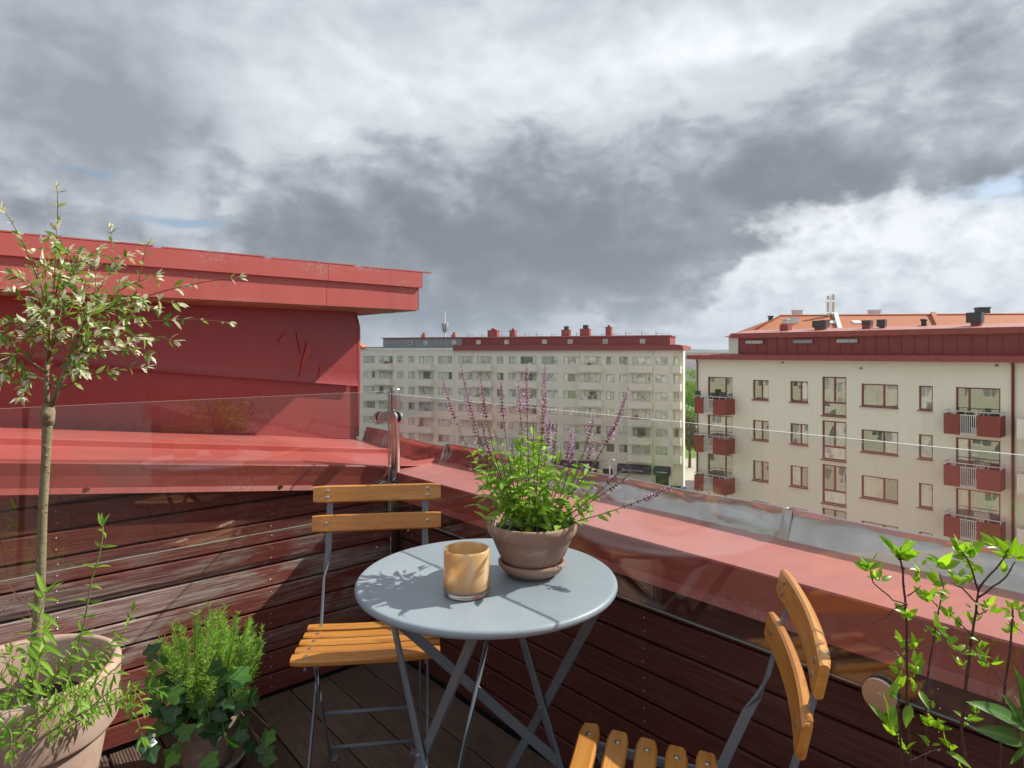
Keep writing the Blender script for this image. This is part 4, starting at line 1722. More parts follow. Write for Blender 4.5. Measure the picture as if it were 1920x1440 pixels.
# bar and hinge rails under the top
for sg_ in (-1, 1):
    flat_bar('hinge_rail', aa * -.2 + bb * (sg_ * (HT_ - .012)) + Vector((0, 0, TZ - .015)), aa * .2 + bb * (sg_ * (HT_ - .012)) + Vector((0, 0, TZ - .015)), bb, .022, .012, tb, M['paint_shaded'])
    flat_bar('foot_bar', lerp(('n', sg_), .93), lerp(('f', sg_), .93), (0, 0, 1), .016, .006, tb, M['paint_shaded'])
for pl in 'nf':
    for sg_ in (-1, 1):
        mb = MB()
        c_ = lerp((pl, sg_), .49)
        mb.tube([c_ - aa * .012, c_ + aa * .012], .005, 8)
        mb.build('rivet', M['paint_shaded'], tb)
    c_ = lerp((pl, 1), .27)
    flat_bar('stay', lerp((pl, 1), .24) + aa * .01, lerp((pl, 1), .36) + aa * .01, bb, .014, .005, tb, M['paint_shaded'])


# ---- folding chairs
def chair(label, loc, rz):
    """local: x across, y towards the front of the seat, seat top at z=.45"""
    t = thing('folding_chair', label, 'chair', (*loc, 0), rz, 'folding bistro chairs')
    SL = .378
    n = 5
    pitch = .058

    def rounded(w_, d, h, name, wood=True, curve=0.):
        """slat lying along x with rounded ends, curved along z or y"""
        mb = MB()
        N = 16
        ring = []
        vs, fs = [], []
        r_ = .010
        for i in range(N + 1):
            u_ = i / N
            x = -w_ / 2 + w_ * u_
            e = min(u_, 1 - u_) * w_
            k = 1.0 if e > r_ else math.sqrt(max(0, 1 - ((r_ - e) / r_) ** 2)) * .22 + .78
            bow = curve * (1 - (2 * u_ - 1) ** 2)
            hd = d / 2 * k
            c_ = .004
            prof = [(-hd, -h / 2 + c_), (-hd + c_, -h / 2), (hd - c_, -h / 2), (hd, -h / 2 + c_), (hd, h / 2 - c_), (hd - c_, h / 2), (-hd + c_, h / 2), (-hd, h / 2 - c_)]
            for (a, b) in prof:
                vs.append((x, a, b + bow))
        for i in range(N):
            for k in range(8):
                fs.append((i * 8 + k, (i + 1) * 8 + k, (i + 1) * 8 + (k + 1) % 8, i * 8 + (k + 1) % 8))
        fs += [tuple(range(8))[::-1], tuple(N * 8 + k for k in range(8))]
        mb.add(vs, fs, 0, False)
        return mb
    seat_mb = rounded(SL, .0425, .017, 'slat', curve=-.004)
    sm = seat_mb.mesh('seat_slat', M['slat'])
    bolt = MB()
    bolt.dome((0, 0, 0), .0062, (0, 0, 1), .35, 10)
    bm = bolt.mesh('bolt', M['bolt'])
    for k in range(n):
        y = .118 - pitch * k
        z = .4415 - (.118 - y) * .10 + (.004 if k in (0, 4) else 0) - (.003 if k == 0 else 0)
        o = link('seat_slat', sm, t)
        o.location = (0, y, z)
        o.rotation_euler = (R(5 if k else -4), 0, 0)
        for sx in (-1, 1):
            b_ = link('bolt', bm, o)
            b_.location = (sx * (SL / 2 - .037), 0, .0083)
    # seat rails
    for sx in (-1, 1):
        x = sx * (SL / 2 - .037)
        flat_bar('seat_rail', (x, .135, .4305), (x, -.135, .409), (0, 0, 1), .020, .006, t, M['paint_shaded'])
        # back upright running down to the front foot: flat at the back, edge-on below
        mb = MB()
        pts = [(-.270, .806, 0.), (-.244, .70, 0.), (-.224, .622, .0), (-.207, .575, .5), (-.188, .540, 1.), (-.130, .40, 1.), (-.02, .23, 1.), (.10, .07, 1.), (.155, .0, 1.)]
        vs, fs = [], []
        for i, (y, z, tw_) in enumerate(pts):
            y0, z0_, _ = pts[max(i - 1, 0)]
            y1, z1_, _ = pts[min(i + 1, len(pts) - 1)]
            tg = Vector((0, y1 - y0, z1_ - z0_)).normalized()
            side = Vector((1, 0, 0))
            nrm = tg.cross(side).normalized()
            ang = tw_ * math.pi / 2
            wv = (side * math.cos(ang) + nrm * math.sin(ang)) * .0095
            hv = (-side * math.sin(ang) + nrm * math.cos(ang)) * .003
            c_ = Vector((x - sx * .004 * (1 - tw_) + sx * .004 * tw_, y, z))
            vs += [c_ - wv - hv, c_ + wv - hv, c_ + wv + hv, c_ - wv + hv]
        for i in range(len(pts) - 1):
            fs += [(i * 4 + k, (i + 1) * 4 + k, (i + 1) * 4 + (k + 1) % 4, i * 4 + (k + 1) % 4) for k in range(4)]
        fs += [(0, 1, 2, 3), tuple(len(vs) - 4 + k for k in (3, 2, 1, 0))]
        mb.add(vs, fs, 0, False)
        mb.build('upright', M['paint_shaded'], t, .0012, 2)
        # rear leg from the seat front to the rear foot
        xr = x - sx * .016
        flat_bar('rear_leg', (xr, .095, .425), (xr, -.172, .006), (0, 1, .6), .016, .006, t, M['paint_shaded'])
        mb = MB()
        mb.box(xr - .004, xr + .004 - sx * .028, -.186, -.160, .0, .006)
        mb.build('foot', M['paint_shaded'], t, .002)
    xr = SL / 2 - .037 - .016
    for (y, z, nm) in ((-.038, .215, 'stretcher'), (-.142, .055, 'stretcher')):
        mb = MB()
        mb.tube([(-xr, y, z), (xr, y, z)], .0055, 8)
        mb.build(nm, M['paint_shaded'], t)
    # back slats, bowed backwards
    bmesh_ = MB()
    sl = rounded(SL + .018, .017, .052, 'back', curve=0)
    vs2 = []
    for (x, y, z) in sl.v:
        u_ = 2 * x / SL
        vs2.append((x, y - .013 * (1 - u_ * u_), z * (1 if abs(u_) < .97 else .93)))
    sl.v = vs2
    bk = sl.mesh('back_slat', M['slat'])
    for (y, z, nb) in ((-.2555, .783, 2), (-.2335, .697, 1)):
        o = link('back_slat', bk, t)
        o.location = (0, y, z)
        o.rotation_euler = (R(12), 0, 0)
        for sx in (-1, 1):
            for kk in range(nb):
                b_ = link('bolt', bm, o)
                b_.location = (sx * (SL / 2 - .033), .0045, (kk - (nb - 1) / 2) * .021 * -1)
                b_.rotation_euler = (R(-90), 0, 0)
    return t


chair('wooden-slat folding chair facing the viewer behind the table', (-.392, 1.762), math.pi + .131)
chair('wooden-slat folding chair seen side-on at the street side, seat cut by the frame', (.228, 1.118), math.atan2(.962, .273))

# ---- amber candle holder
cd = thing('candle_holder', 'squat amber marbled glass candle holder on the table', 'candle holder', (-.0975, 1.368, TZ + .0006))


def amber():
    m_, nt = new_mat('amber_glass')
    co = coords(nt)
    nz = nt.noise(nt.scale(co, (1, 1, .8)), 17, 2, .45, .9)
    c = nt.ramp(nz, [(.34, (.82, .56, .26)), (.5, (.88, .65, .35)), (.60, (.91, .74, .48)), (.70, (.94, .85, .66))])
    x, y, z = nt.sep(co)
    c = nt.mix(nt.smooth(z, .045, .012) * .5, c, (.60, .28, .08))
    d = princ(nt, c, .22, 0, .5, None, .6)
    t = nt.node('ShaderNodeBsdfTranslucent')
    nt.put(t.inputs[0], c)
    ms = nt.node('ShaderNodeMixShader')
    ms.inputs[0].default_value = .5
    nt.l.new(d, ms.inputs[1])
    nt.l.new(t.outputs[0], ms.inputs[2])
    return finish(m_, nt, ms.outputs[0])


M['amber'] = amber()
m_, nt = new_mat('clear_base_glass')
M['clear'] = finish(m_, nt, princ(nt, (.95, .82, .70), .02, 0, .5, None, 0., **{'Transmission Weight': 1.0, 'IOR': 1.48}))
rr = .0495
mb = MB()
mb.lathe([(rr, .0165), (rr, .094), (rr - .0008, .0965), (rr - .0025, .0975), (rr - .0045, .0965), (rr - .005, .094), (rr - .005, .020), (0, .019)], 64)
mb.lathe([(0, .0135), (rr - .006, .0135), (rr - .001, .0155), (rr, .0165)], 64)
mb.build('bowl', M['amber'], cd)
mb = MB()
mb.lathe([(0, .0), (rr - .006, .0), (rr - .002, .002), (rr - .0002, .006), (rr - .0004, .0164), (rr - .002, .0150), (rr - .008, .0132), (0, .0130)], 64)
mb.build('base', M['clear'], cd)


# ---- pots
def terracotta(name, c1, c2, c3, bscale=18):
    m_, nt = new_mat(name)
    co = coords(nt)
    a = nt.noise(co, 7, 6, .62, .4)
    b = nt.noise(nt.scale(co, (1, 1, 2.4)), 3.4, 4, .6)
    c = nt.ramp(a, [(.28, c1), (.55, c2), (.8, c3)])
    c = nt.mix(nt.smooth(b, .5, .72) * .4, c, c3)
    bloom = nt.smooth(nt.noise(co, 21, 7, .7, .5), .53, .68)
    c = nt.mix(bloom * .35, c, (.60, .54, .48))
    dk = nt.smooth(nt.noise(nt.scale(co, (1, 1, .5)), 11, 5, .65), .60, .74)
    c = nt.mix(dk * .4, c, tuple(.5 * k_ for k_ in c1))
    n = bump(nt, nt.noise(nt.scale(co, (1, 1, 6)), bscale, 5, .65), .18, .004)
    return finish(m_, nt, princ(nt, c, .85, 0, .25, n))


M['terra_pale'] = terracotta('pale_terracotta', (.40, .255, .185), (.475, .335, .262), (.55, .44, .375))
M['terra'] = terracotta('brown_terracotta', (.27, .165, .115), (.34, .225, .165), (.42, .32, .26))
M['terra_small'] = terracotta('weathered_terracotta', (.24, .17, .125), (.34, .26, .205), (.48, .42, .36))

fp = thing('flower_bowl', 'brown terracotta bowl with saucer on the table, planted with purple flowers', 'flower pot', (.047, 1.490, TZ + .0005))
mb = MB()
mb.lathe([(0, .006), (.058, .006), (.066, .010), (.079, .025), (.0795, .031), (.076, .034), (.071, .033), (.062, .014), (0, .012)], 64)
mb.lathe([(0, .0), (.052, .0), (.058, .006)], 48)
mb.build('saucer', M['terra'], fp)
mb = MB()
mb.lathe([(0, .015), (.052, .015), (.060, .022), (.078, .050), (.090, .078), (.0955, .092), (.0985, .0935), (.1035, .100), (.1065, .112), (.1065, .120), (.1045, .124), (.1005, .125),
          (.0975, .122), (.095, .110), (.090, .098), (.06, .09), (0, .09)], 72)
mb.build('bowl', M['terra'], fp)


def soil_disc(parent, r_, z, seed, amp=.006):
    mb = MB()
    vs, fs = [(0, 0, z + amp)], []
    nr, ns = 7, 28
    for i in range(1, nr + 1):
        for k in range(ns):
            a = 2 * math.pi * k / ns
            q_ = r_ * i / nr
            vs.append((q_ * math.cos(a), q_ * math.sin(a), z + amp * 2.2 * mnoise.noise(Vector((q_ * 60 * math.cos(a), q_ * 60 * math.sin(a), seed)))))
    for k in range(ns):
        fs.append((0, 1 + k, 1 + (k + 1) % ns))
    for i in range(nr - 1):
        for k in range(ns):
            a = 1 + i * ns + k
            b = 1 + i * ns + (k + 1) % ns
            fs.append((a, a + ns, b + ns, b))
    mb.add(vs, fs, 0, True)
    mb.build('soil', M['soil'], parent)


soil_disc(fp, .094, .104, 2)

bp = thing('large_pot', 'large pale terracotta pot with broad rim at the corner of the deck', 'flower pot', (-1.200, 1.545, 0))
pr = .212
mb = MB()
mb.lathe([(0, .012), (.120, .012), (.125, .0), (.132, .0), (.140, .03), (.183, .285), (.186, .294), (.198, .296), (.207, .31), (pr, .43), (pr + .001, .444), (pr - .004, .4525), (pr - .012, .4545),
          (pr - .020, .4515), (pr - .023, .440), (.186, .33), (.17, .30), (0, .30)], 96)
mb.build('pot', M['terra_pale'], bp)
soil_disc(bp, .181, .335, 4, .01)

sp_ = thing('herb_pot', 'small weathered terracotta pot on a saucer, under rosemary and ivy', 'flower pot', (-.905, 1.885, 0))
mb = MB()
mb.lathe([(0, .004), (.085, .004), (.098, .012), (.108, .030), (.110, .034), (.106, .036), (.101, .033), (.090, .014), (0, .012)], 48)
mb.build('saucer', M['terra_small'], sp_)
mb = MB()
mb.lathe([(0, .015), (.062, .015), (.068, .02), (.084, .125), (.0855, .130), (.091, .132), (.0955, .14), (.098, .172), (.0965, .177), (.092, .178), (.088, .172), (.083, .145), (0, .14)], 56)
mb.build('pot', M['terra_small'], sp_)
soil_disc(sp_, .085, .155, 6)

shp = thing('shrub_pot', 'terracotta pot holding the light green shrub by the street side', 'flower pot', (.665, .90, 0))
mb = MB()
mb.lathe([(0, .01), (.10, .01), (.11, .0), (.115, .0), (.152, .36), (.155, .365), (.168, .368), (.172, .38), (.174, .44), (.168, .446), (.160, .443), (.155, .41), (0, .40)], 56)
mb.build('pot', M['terra_pale'], shp)
soil_disc(shp, .153, .415, 8)

# ================================================================= plants


def leaf_shape(name, wd, mat, stations=6, fold=.25, curl=.15, sharp=1.0, wave=0., base=.15):
    """unit-length leaf along +y, width wd at its broadest"""
    mb = MB()
    vs, fs = [], []
    for i in range(stations):
        t = i / (stations - 1)
        wv = math.sin(math.pi * (t ** .8)) ** sharp * wd / 2
        if i == 0:
            wv = wd * base * .2
        if i == stations - 1:
            wv = 0.001
        z = -curl * t * t
        s = math.sin(t * 9) * wave
        vs += [(-wv, t, z + fold * wv + s), (0, t, z), (wv, t, z + fold * wv - s)]
    for i in range(stations - 1):
        a = i * 3
        fs += [(a, a + 1, a + 4, a + 3), (a + 1, a + 2, a + 5, a + 4)]
    mb.add(vs, fs, 0, True)
    return mb.mesh(name, mat)


def ivy_shape(name, mat, k=0.):
    mb = MB()
    out = [(0, 0), (.20, -.17), (.43, -.08), (.40, .14), (.54, .34), (.31, .48), (.20, .68), (.05, .93), (-.05, .93), (-.20, .68), (-.31, .48), (-.54, .34), (-.40, .14), (-.43, -.08), (-.20, -.17)]
    c_ = (0, .28, 0)
    vs = [c_] + [(x, y, -.32 * (x * x) * (1 + k) - .20 * max(0, y - .3) ** 2 + (.04 if i % 2 else -.02)) for i, (x, y) in enumerate(out)]
    n = len(out)
    fs = [(0, 1 + i, 1 + (i + 1) % n) for i in range(n)]
    mb.add(vs, fs, 0, True)
    return mb.mesh(name, mat)


class Leaves:
    """collects leaves of one plant; the nearest up to `most` become objects, the rest one mesh"""
    def __init__(self, parent, most=280, name='leaf'):
        self.p, self.most, self.name, self.L = parent, most, name, []

    def add(self, mesh, pos, d, up, s, roll=0.):
        d = Vector(d).normalized()
        up = Vector(up)
        n = up - d * up.dot(d)
        n = n.normalized() if n.length > 1e-4 else d.orthogonal().normalized()
        if roll:
            n = Matrix.Rotation(roll, 3, d) @ n
        x = d.cross(n)
        sx, sy, sz = (s, s, s) if not hasattr(s, '__len__') else s
        m4 = Matrix(((x.x * sx, d.x * sy, n.x * sz, pos[0]), (x.y * sx, d.y * sy, n.y * sz, pos[1]), (x.z * sx, d.z * sy, n.z * sz, pos[2]), (0, 0, 0, 1)))
        self.L.append((sy, mesh, m4))

    def done(self):
        inv = Matrix.Translation(-self.p.location)
        self.L.sort(key=lambda q_: -q_[0])
        for (s, me, m4) in self.L[:self.most]:
            o = link(self.name, me, self.p)
            o.matrix_basis = inv @ m4
        rest = self.L[self.most:]
        if rest:
            mats, mb = [], MB()
            for (s, me, m4) in rest:
                m_ = me.materials[0]
                if m_ not in mats:
                    mats.append(m_)
                mm = inv @ m4
                mb.add([mm @ v.co for v in me.vertices], [tuple(p.vertices) for p in me.polygons], mats.index(m_), True)
            stuff(mb.build('foliage', mats, self.p))


def rel(parent, pts):
    return [Vector(p) - parent.location for p in pts]


def curve3(a, b, c, n):
    a, b, c = Vector(a), Vector(b), Vector(c)
    return [a * (1 - t) ** 2 + b * 2 * t * (1 - t) + c * t * t for t in [i / (n - 1) for i in range(n)]]


RV = lambda s: Vector((random.gauss(0, s), random.gauss(0, s), random.gauss(0, s)))

# ---------------------------------------------------------------- dappled willow on a stem
random.seed(17)
M['willow_green'] = leaf_mat('willow_green', [(.09, .20, .025), (.15, .30, .035), (.23, .40, .06)], .42, .4, .4, .3)
M['willow_white'] = leaf_mat('willow_white', [(.66, .69, .46), (.78, .79, .60), (.82, .78, .66), (.76, .80, .58)], .35, .5, .3, .15, tmul=.95, tint=(1, 1, .85))
M['willow_pale'] = leaf_mat('willow_pale', [(.28, .42, .10), (.42, .52, .18), (.34, .46, .14)], .42, .45, .35, .2, tint=(1.05, 1.1, .7))
M['willow_twig'] = plain('willow_twig', (.22, .055, .035), (.30, .13, .07), .6, 30)
M['willow_bark'] = plain('willow_bark', (.17, .145, .075), (.26, .22, .13), .75, 22, bmp=.4, bscale=60)
wl = thing('willow_standard', 'young dappled willow with bare stem and cream and green leaves', 'tree', (-1.195, 1.560, .335))
D0 = 1.545
knob = at(90, 775, D0)
base = Vector((-1.190, 1.560, .33))
mb = MB()
tp = [base, at(67, 1215, 1.55), at(76, 1090, 1.55), at(80, 960, 1.55), at(86, 860, D0), at(89, 800, D0), knob]
mb.tube(rel(wl, tp), [.0122, .0116, .0106, .0099, .0096, .0108, .0125], 12)
for k in range(26):
    t = random.uniform(.05, .95) * (len(tp) - 1)
    i = int(t)
    p = tp[i].lerp(tp[i + 1], t - i)
    a = random.uniform(-1.2, 2.6)
    mb.dome(p - wl.location + Vector((math.cos(a), -abs(math.sin(a)), 0)) * .0092, .0036, (math.cos(a), -abs(math.sin(a)), .2), .7, 6)
tk = mb.build('trunk', M['willow_bark'], wl)
mb = MB()
mb.lathe([(0, -.032), (.0125, -.028), (.0145, -.012), (.0155, .004), (.0125, .016), (.008, .024), (0, .026)], 12, knob - wl.location)
mb.dome(knob - wl.location + Vector((.006, -.014, -.002)), .012, (.2, -1, .1), .5, 10)
mb.build('graft_knob', M['willow_bark'], wl)
lg = leaf_shape('willow_leaf', .36, M['willow_green'], 5, .3, .22)
lw_ = leaf_shape('willow_leaf_white', .38, M['willow_white'], 5, .35, .12)
lp_ = leaf_shape('willow_leaf_pale', .36, M['willow_pale'], 5, .3, .2)
WLV = Leaves(wl, 290)
twigs = MB()


def twig(pts, r0, r1, leaves=True, dens=.0115, white=.45, size=1.0):
    twigs.tube(rel(wl, pts), [r0 + (r1 - r0) * i / (len(pts) - 1) for i in range(len(pts))], 5)
    if not leaves:
        return
    L = sum((pts[i + 1] - pts[i]).length for i in range(len(pts) - 1))
    s, i = random.uniform(0, dens), 0
    total = 0.
    acc = 0.
    for i in range(len(pts) - 1):
        seg_ = pts[i + 1] - pts[i]
        n = max(1, int(seg_.length / dens))
        for k in range(n):
            t = (acc + seg_.length * (k + .5) / n) / L
            if t < .12:
                continue
            p = pts[i] + seg_ * ((k + .5) / n)
            tg = seg_.normalized()
            side = tg.cross(Vector((random.gauss(0, 1), random.gauss(0, 1), random.gauss(0, .6)))).normalized()
            for sgn in (-1, 1):
                d = (tg * random.uniform(.35, .9) + side * sgn * random.uniform(.5, 1.0)).normalized()
                wgt = white * (.25 + 1.1 * t)
                me = lw_ if random.random() < wgt * .40 else (lp_ if random.random() < .30 else lg)
                WLV.add(me, p, d, Vector((random.gauss(0, .5), random.gauss(0, .5) - .2, 1)), random.uniform(.016, .034) * size)
        acc += seg_.length
    tg = (pts[-1] - pts[-2]).normalized()
    for k in range(5):
        WLV.add(lw_, pts[-1] - tg * random.uniform(0, .008), tg + RV(.38), Vector((0, -.4, 1)) + RV(.3), random.uniform(.018, .030) * size)


limbs = [
    [knob + Vector((-.002, 0, .01)), at(87, 720, D0), at(88, 680, D0 + .01), at(92, 640, D0 + .02), at(96, 590, D0 + .02)],
    [knob + Vector((.004, 0, .012)), at(110, 725, D0 - .01), at(125, 690, D0 - .02), at(140, 645, D0 - .03), at(158, 590, D0 - .03)],
    [at(88, 700, D0), at(60, 680, D0 - .03), at(40, 665, D0 - .05), at(18, 640, D0 - .06)],
    [at(108, 728, D0), at(80, 712, D0 + .03), at(50, 700, D0 + .06), at(20, 690, D0 + .08)],
]
for i, lm in enumerate(limbs):
    mb = MB()
    r0 = (.0065, .0070, .0032, .0035)[i]
    mb.tube(rel(wl, lm), [r0 * (1 - .5 * k / (len(lm) - 1)) for k in range(len(lm))], 8)
    mb.build('branch', M['willow_bark'], wl)
# (start limb index, position on it, end pixel, end depth offset, bulge)
ENDS = [(0, .9, (108, 350), -.02), (0, .95, (5, 392), -.05), (1, .95, (450, 521), -.05), (1, .8, (432, 605), -.10), (1, .9, (335, 570), -.12), (1, .7, (330, 640), -.1), (1, .5, (282, 668), -.05),
        (1, .2, (275, 690), .02), (1, .95, (240, 480), .05), (1, .9, (295, 520), .08), (0, .95, (190, 465), .05), (0, .9, (80, 450), .08), (0, .8, (45, 520), -.12), (0, .9, (130, 470), -.12),
        (2, .9, (-40, 560), -.1), (2, .8, (-30, 650), .0), (2, .6, (5, 700), -.08), (3, .8, (-20, 735), .05), (3, .5, (40, 730), -.02), (0, .6, (30, 600), .1), (0, .7, (180, 520), .12), (1, .6, (230, 560), .1),
        (1, .4, (215, 615), -.15), (0, .5, (120, 560), -.15), (0, .5, (70, 580), -.13), (1, .8, (190, 560), -.14), (1, .9, (260, 600), .0), (0, .8, (60, 470), .12), (1, .3, (190, 660), .1), (2, .4, (60, 610), -.05),
        (0, .3, (130, 620), .12), (1, .2, (160, 700), -.04), (0, .9, (150, 478), .0), (0, .7, (20, 545), .05), (1, .9, (220, 640), .12)]
for ei, (li, t, (ex, ey), dd) in enumerate(ENDS):
    lm = limbs[li]
    f_ = t * (len(lm) - 1)
    i = min(int(f_), len(lm) - 2)
    a = lm[i].lerp(lm[i + 1], f_ - i)
    b = at(ex, ey, D0 + dd)
    long_ = (b - a).length > .36
    c_ = a.lerp(b, .5) + Vector((0, 0, .05 if b.z > a.z - .05 else .03)) + RV(.012)
    pts = curve3(a, c_, b, 9)
    twig(pts[:6], .0020, .0013, True, .021 if not long_ else .028, .40)
    twig(pts[5:], .0013, .0007, True, .021 if ei > 3 else .060, .80, .95 if ei > 3 else .75)
    for k in range(0 if ei < 4 else 2 if not long_ else 1):
        p = pts[random.randint(2, 6)]
        e = p + (pts[-1] - pts[0]).normalized() * random.uniform(.02, .08) + Vector((random.uniform(-.08, .08), random.uniform(-.07, .07), random.uniform(-.04, .07)))
        twig(curve3(p, p.lerp(e, .5) + Vector((0, 0, .012)), e, 5), .0011, .0006, True, .015, .55, .95)
stuff(twigs.build('twigs', M['willow_twig'], wl))
WLV.done()

# ---------------------------------------------------------------- vines and weeds in the large pot
random.seed(29)
M['vine'] = leaf_mat('vine_leaf', [(.13, .27, .025), (.20, .38, .035), (.28, .46, .06)], .42, .4, .4, .35)
M['vine_stem'] = plain('vine_stem', (.14, .22, .05), (.22, .26, .08), .6, 40)
M['dry_stem'] = plain('dry_stem', (.18, .09, .05), (.26, .15, .08), .8, 40)
vn = thing('climbing_vine', 'green trailing vine spilling over the rim of the large pale pot', 'plant', (-1.15, 1.5, .335))
vl = leaf_shape('vine_leaf', .24, M['vine'], 6, .3, .35)
VLV = Leaves(vn, 290)
stems = MB()


def vine(pts, r_=.0014, step=.02, size=.035, pin=False, parent=None):
    stems.tube(rel(vn, pts), [r_ * (1.2 - .7 * i / (len(pts) - 1)) for i in range(len(pts))], 5)
    sgn = 1
    for i in range(1, len(pts)):
        seg_ = pts[i] - pts[i - 1]
        n = max(1, int(seg_.length / step))
        for k in range(n):
            p = pts[i - 1] + seg_ * ((k + .5) / n)
            tg = seg_.normalized()
            side = tg.cross(Vector((0, -1, .3)) + RV(.4)).normalized()
            for s_ in (-1, 1):
                d = tg * random.uniform(.1, .7) + side * s_ + Vector((0, 0, random.uniform(-.4, .3)))
                VLV.add(vl, p, d, Vector((0, -.5, 1)) + RV(.4), size * random.uniform(.5, .95))
            sgn = -sgn
    tg = (pts[-1] - pts[-2]).normalized()
    for k in range(4):
        VLV.add(vl, pts[-1], tg + RV(.5), Vector((0, -.4, 1)), size * random.uniform(.5, .9))


soilz = .345
# the tall shoot
tall = [Vector((-1.085, 1.50, soilz)), at(158, 1170, 1.47), at(172, 1085, 1.46), at(186, 1045, 1.46), at(193, 1005, 1.46), at(193, 988, 1.46)]
vine(tall, .0020, .036, .040)
for (a, m2, b, n, sz) in [
    ((-1.17, 1.44), at(78, 1190, 1.42), at(91, 1115, 1.40), 8, .058), ((-1.14, 1.42), at(80, 1260, 1.38), at(95, 1180, 1.36), 7, .055), ((-1.05, 1.50), at(235, 1200, 1.45), at(246, 1160, 1.45), 6, .032),
    ((-1.05, 1.46), at(250, 1250, 1.42), at(280, 1370, 1.40), 9, .036), ((-1.03, 1.48), at(235, 1230, 1.42), at(265, 1340, 1.36), 9, .034), ((-1.08, 1.42), at(210, 1270, 1.36), at(225, 1330, 1.34), 8, .032),
    ((-1.20, 1.38), at(20, 1310, 1.32), at(25, 1400, 1.28), 8, .036), ((-1.18, 1.37), at(60, 1330, 1.31), at(52, 1375, 1.29), 7, .034), ((-1.22, 1.40), at(0, 1290, 1.34), at(-20, 1350, 1.30), 7, .034),
    ((-1.12, 1.40), at(105, 1290, 1.33), at(140, 1300, 1.30), 7, .034), ((-1.10, 1.42), at(150, 1250, 1.38), at(175, 1240, 1.36), 7, .034), ((-1.15, 1.45), at(110, 1240, 1.40), at(140, 1210, 1.40), 7, .036),
    ((-1.09, 1.50), at(180, 1230, 1.42), at(205, 1215, 1.42), 7, .034), ((-1.25, 1.42), at(20, 1260, 1.38), at(10, 1230, 1.38), 7, .036), ((-1.16, 1.50), at(130, 1230, 1.45), at(160, 1190, 1.46), 6, .034),
    ((-1.06, 1.44), at(200, 1260, 1.37), at(238, 1262, 1.36), 7, .034), ((-1.20, 1.44), at(50, 1280, 1.36), at(60, 1245, 1.38), 6, .036), ((-1.12, 1.46), at(140, 1275, 1.37), at(160, 1290, 1.34), 7, .034),
    ((-1.04, 1.52), at(270, 1270, 1.46), at(300, 1290, 1.46), 7, .034), ((-1.05, 1.50), at(262, 1290, 1.42), at(248, 1325, 1.40), 7, .032),
]:
    vine(curve3(Vector((a[0], a[1], soilz)), m2 + RV(.008), b + RV(.008), n), .0013, .021, sz)
for k in range(45):      # low leaves hiding the soil
    a, r_ = random.uniform(0, 6.28), random.uniform(.03, .18)
    p = Vector((-1.200 + r_ * math.cos(a), 1.545 + r_ * math.sin(a), soilz + random.uniform(.0, .05)))
    VLV.add(vl, p, Vector((random.gauss(0, 1), random.gauss(0, 1) - .3, random.uniform(.1, 1))), Vector((0, -.4, 1)) + RV(.3), random.uniform(.025, .05))
stuff(stems.build('vine_stems', M['vine_stem'], vn))
dry = MB()
for (x0, y0, x1, y1) in [(30, 1300, 5, 1225), (20, 1300, 22, 1235), (95, 1290, 118, 1240), (60, 1130, 28, 1115), (68, 1180, 30, 1118), (45, 1290, 75, 1250)]:
    p0, p1 = at(x0, y0, 1.40), at(x1, y1, 1.40)
    dry.tube(rel(vn, curve3(p0, p0.lerp(p1, .6) + Vector((.005, 0, .015)), p1, 6)), .0007, 4)
    for k in range(3):
        q_ = p1 + RV(.012)
        dry.tube(rel(vn, [p1.lerp(p0, .1 * k), q_]), .0005, 4)
        dry.dome(q_ - vn.location, .0022, (0, -1, .5), 1, 5)
stuff(dry.build('dry_stalks', M['dry_stem'], vn))
VLV.done()

# ---------------------------------------------------------------- rosemary and ivy
random.seed(41)
M['rosemary'] = leaf_mat('rosemary_needle', [(.20, .40, .04), (.31, .53, .08), (.44, .64, .18)], .38, .45, .35, noise_scale=30)
ro_ = thing('rosemary_bush', 'bushy bright green rosemary rising from the small pot', 'plant', (-.905, 1.885, .155))
need = MB()
st_ = MB()
for k in range(110):
    a = random.uniform(0, 6.28)
    q_ = math.sqrt(random.random())
    b0 = Vector((-.905 + .06 * q_ * math.cos(a), 1.885 + .05 * q_ * math.sin(a), .16))
    tip = Vector((-.905 + .012 + .175 * q_ * math.cos(a), 1.885 + .14 * q_ * math.sin(a), .480 - .10 * q_ ** 2 - random.uniform(0, .10)))
    if k in (3, 20):
        tip.z += .035
    pts = curve3(b0, b0.lerp(tip, .5) + Vector((.02 * math.cos(a), .02 * math.sin(a), .02)), tip, 9)
    st_.tube(rel(ro_, pts), [.0018 - .0012 * i / 8 for i in range(9)], 4)
    for i in range(2, 9):
        seg_ = pts[i] - pts[i - 1]
        tg = seg_.normalized()
        for j in range(11):
            p = pts[i - 1] + seg_ * random.random() - ro_.location
            sd_ = tg.orthogonal().normalized()
            sd_ = Matrix.Rotation(random.uniform(0, 6.28), 3, tg) @ sd_
            d = (tg * random.uniform(.5, 1.3) + sd_).normalized()
            L_ = random.uniform(.013, .024)
            wv = d.cross(Vector((0, -1, .5))).normalized() * .0011
            need.add([p - wv, p + wv, p + d * L_ * .6 + wv, p + d * L_, p + d * L_ * .6 - wv], [(0, 1, 2, 3, 4)])
stuff(need.build('needles', M['rosemary'], ro_))
stuff(st_.build('stems', M['vine_stem'], ro_))
M['ivy'] = leaf_mat('ivy_leaf', [(.025, .075, .032), (.040, .11, .035), (.05, .15, .03), (.10, .26, .035)], .25, .28, .5, .35)
iv = thing('ivy', 'dark green lobed ivy trailing over the small weathered pot', 'plant', (-.905, 1.885, .155))
i1, i2 = ivy_shape('ivy_leaf', M['ivy']), ivy_shape('ivy_leaf_cupped', M['ivy'], .8)
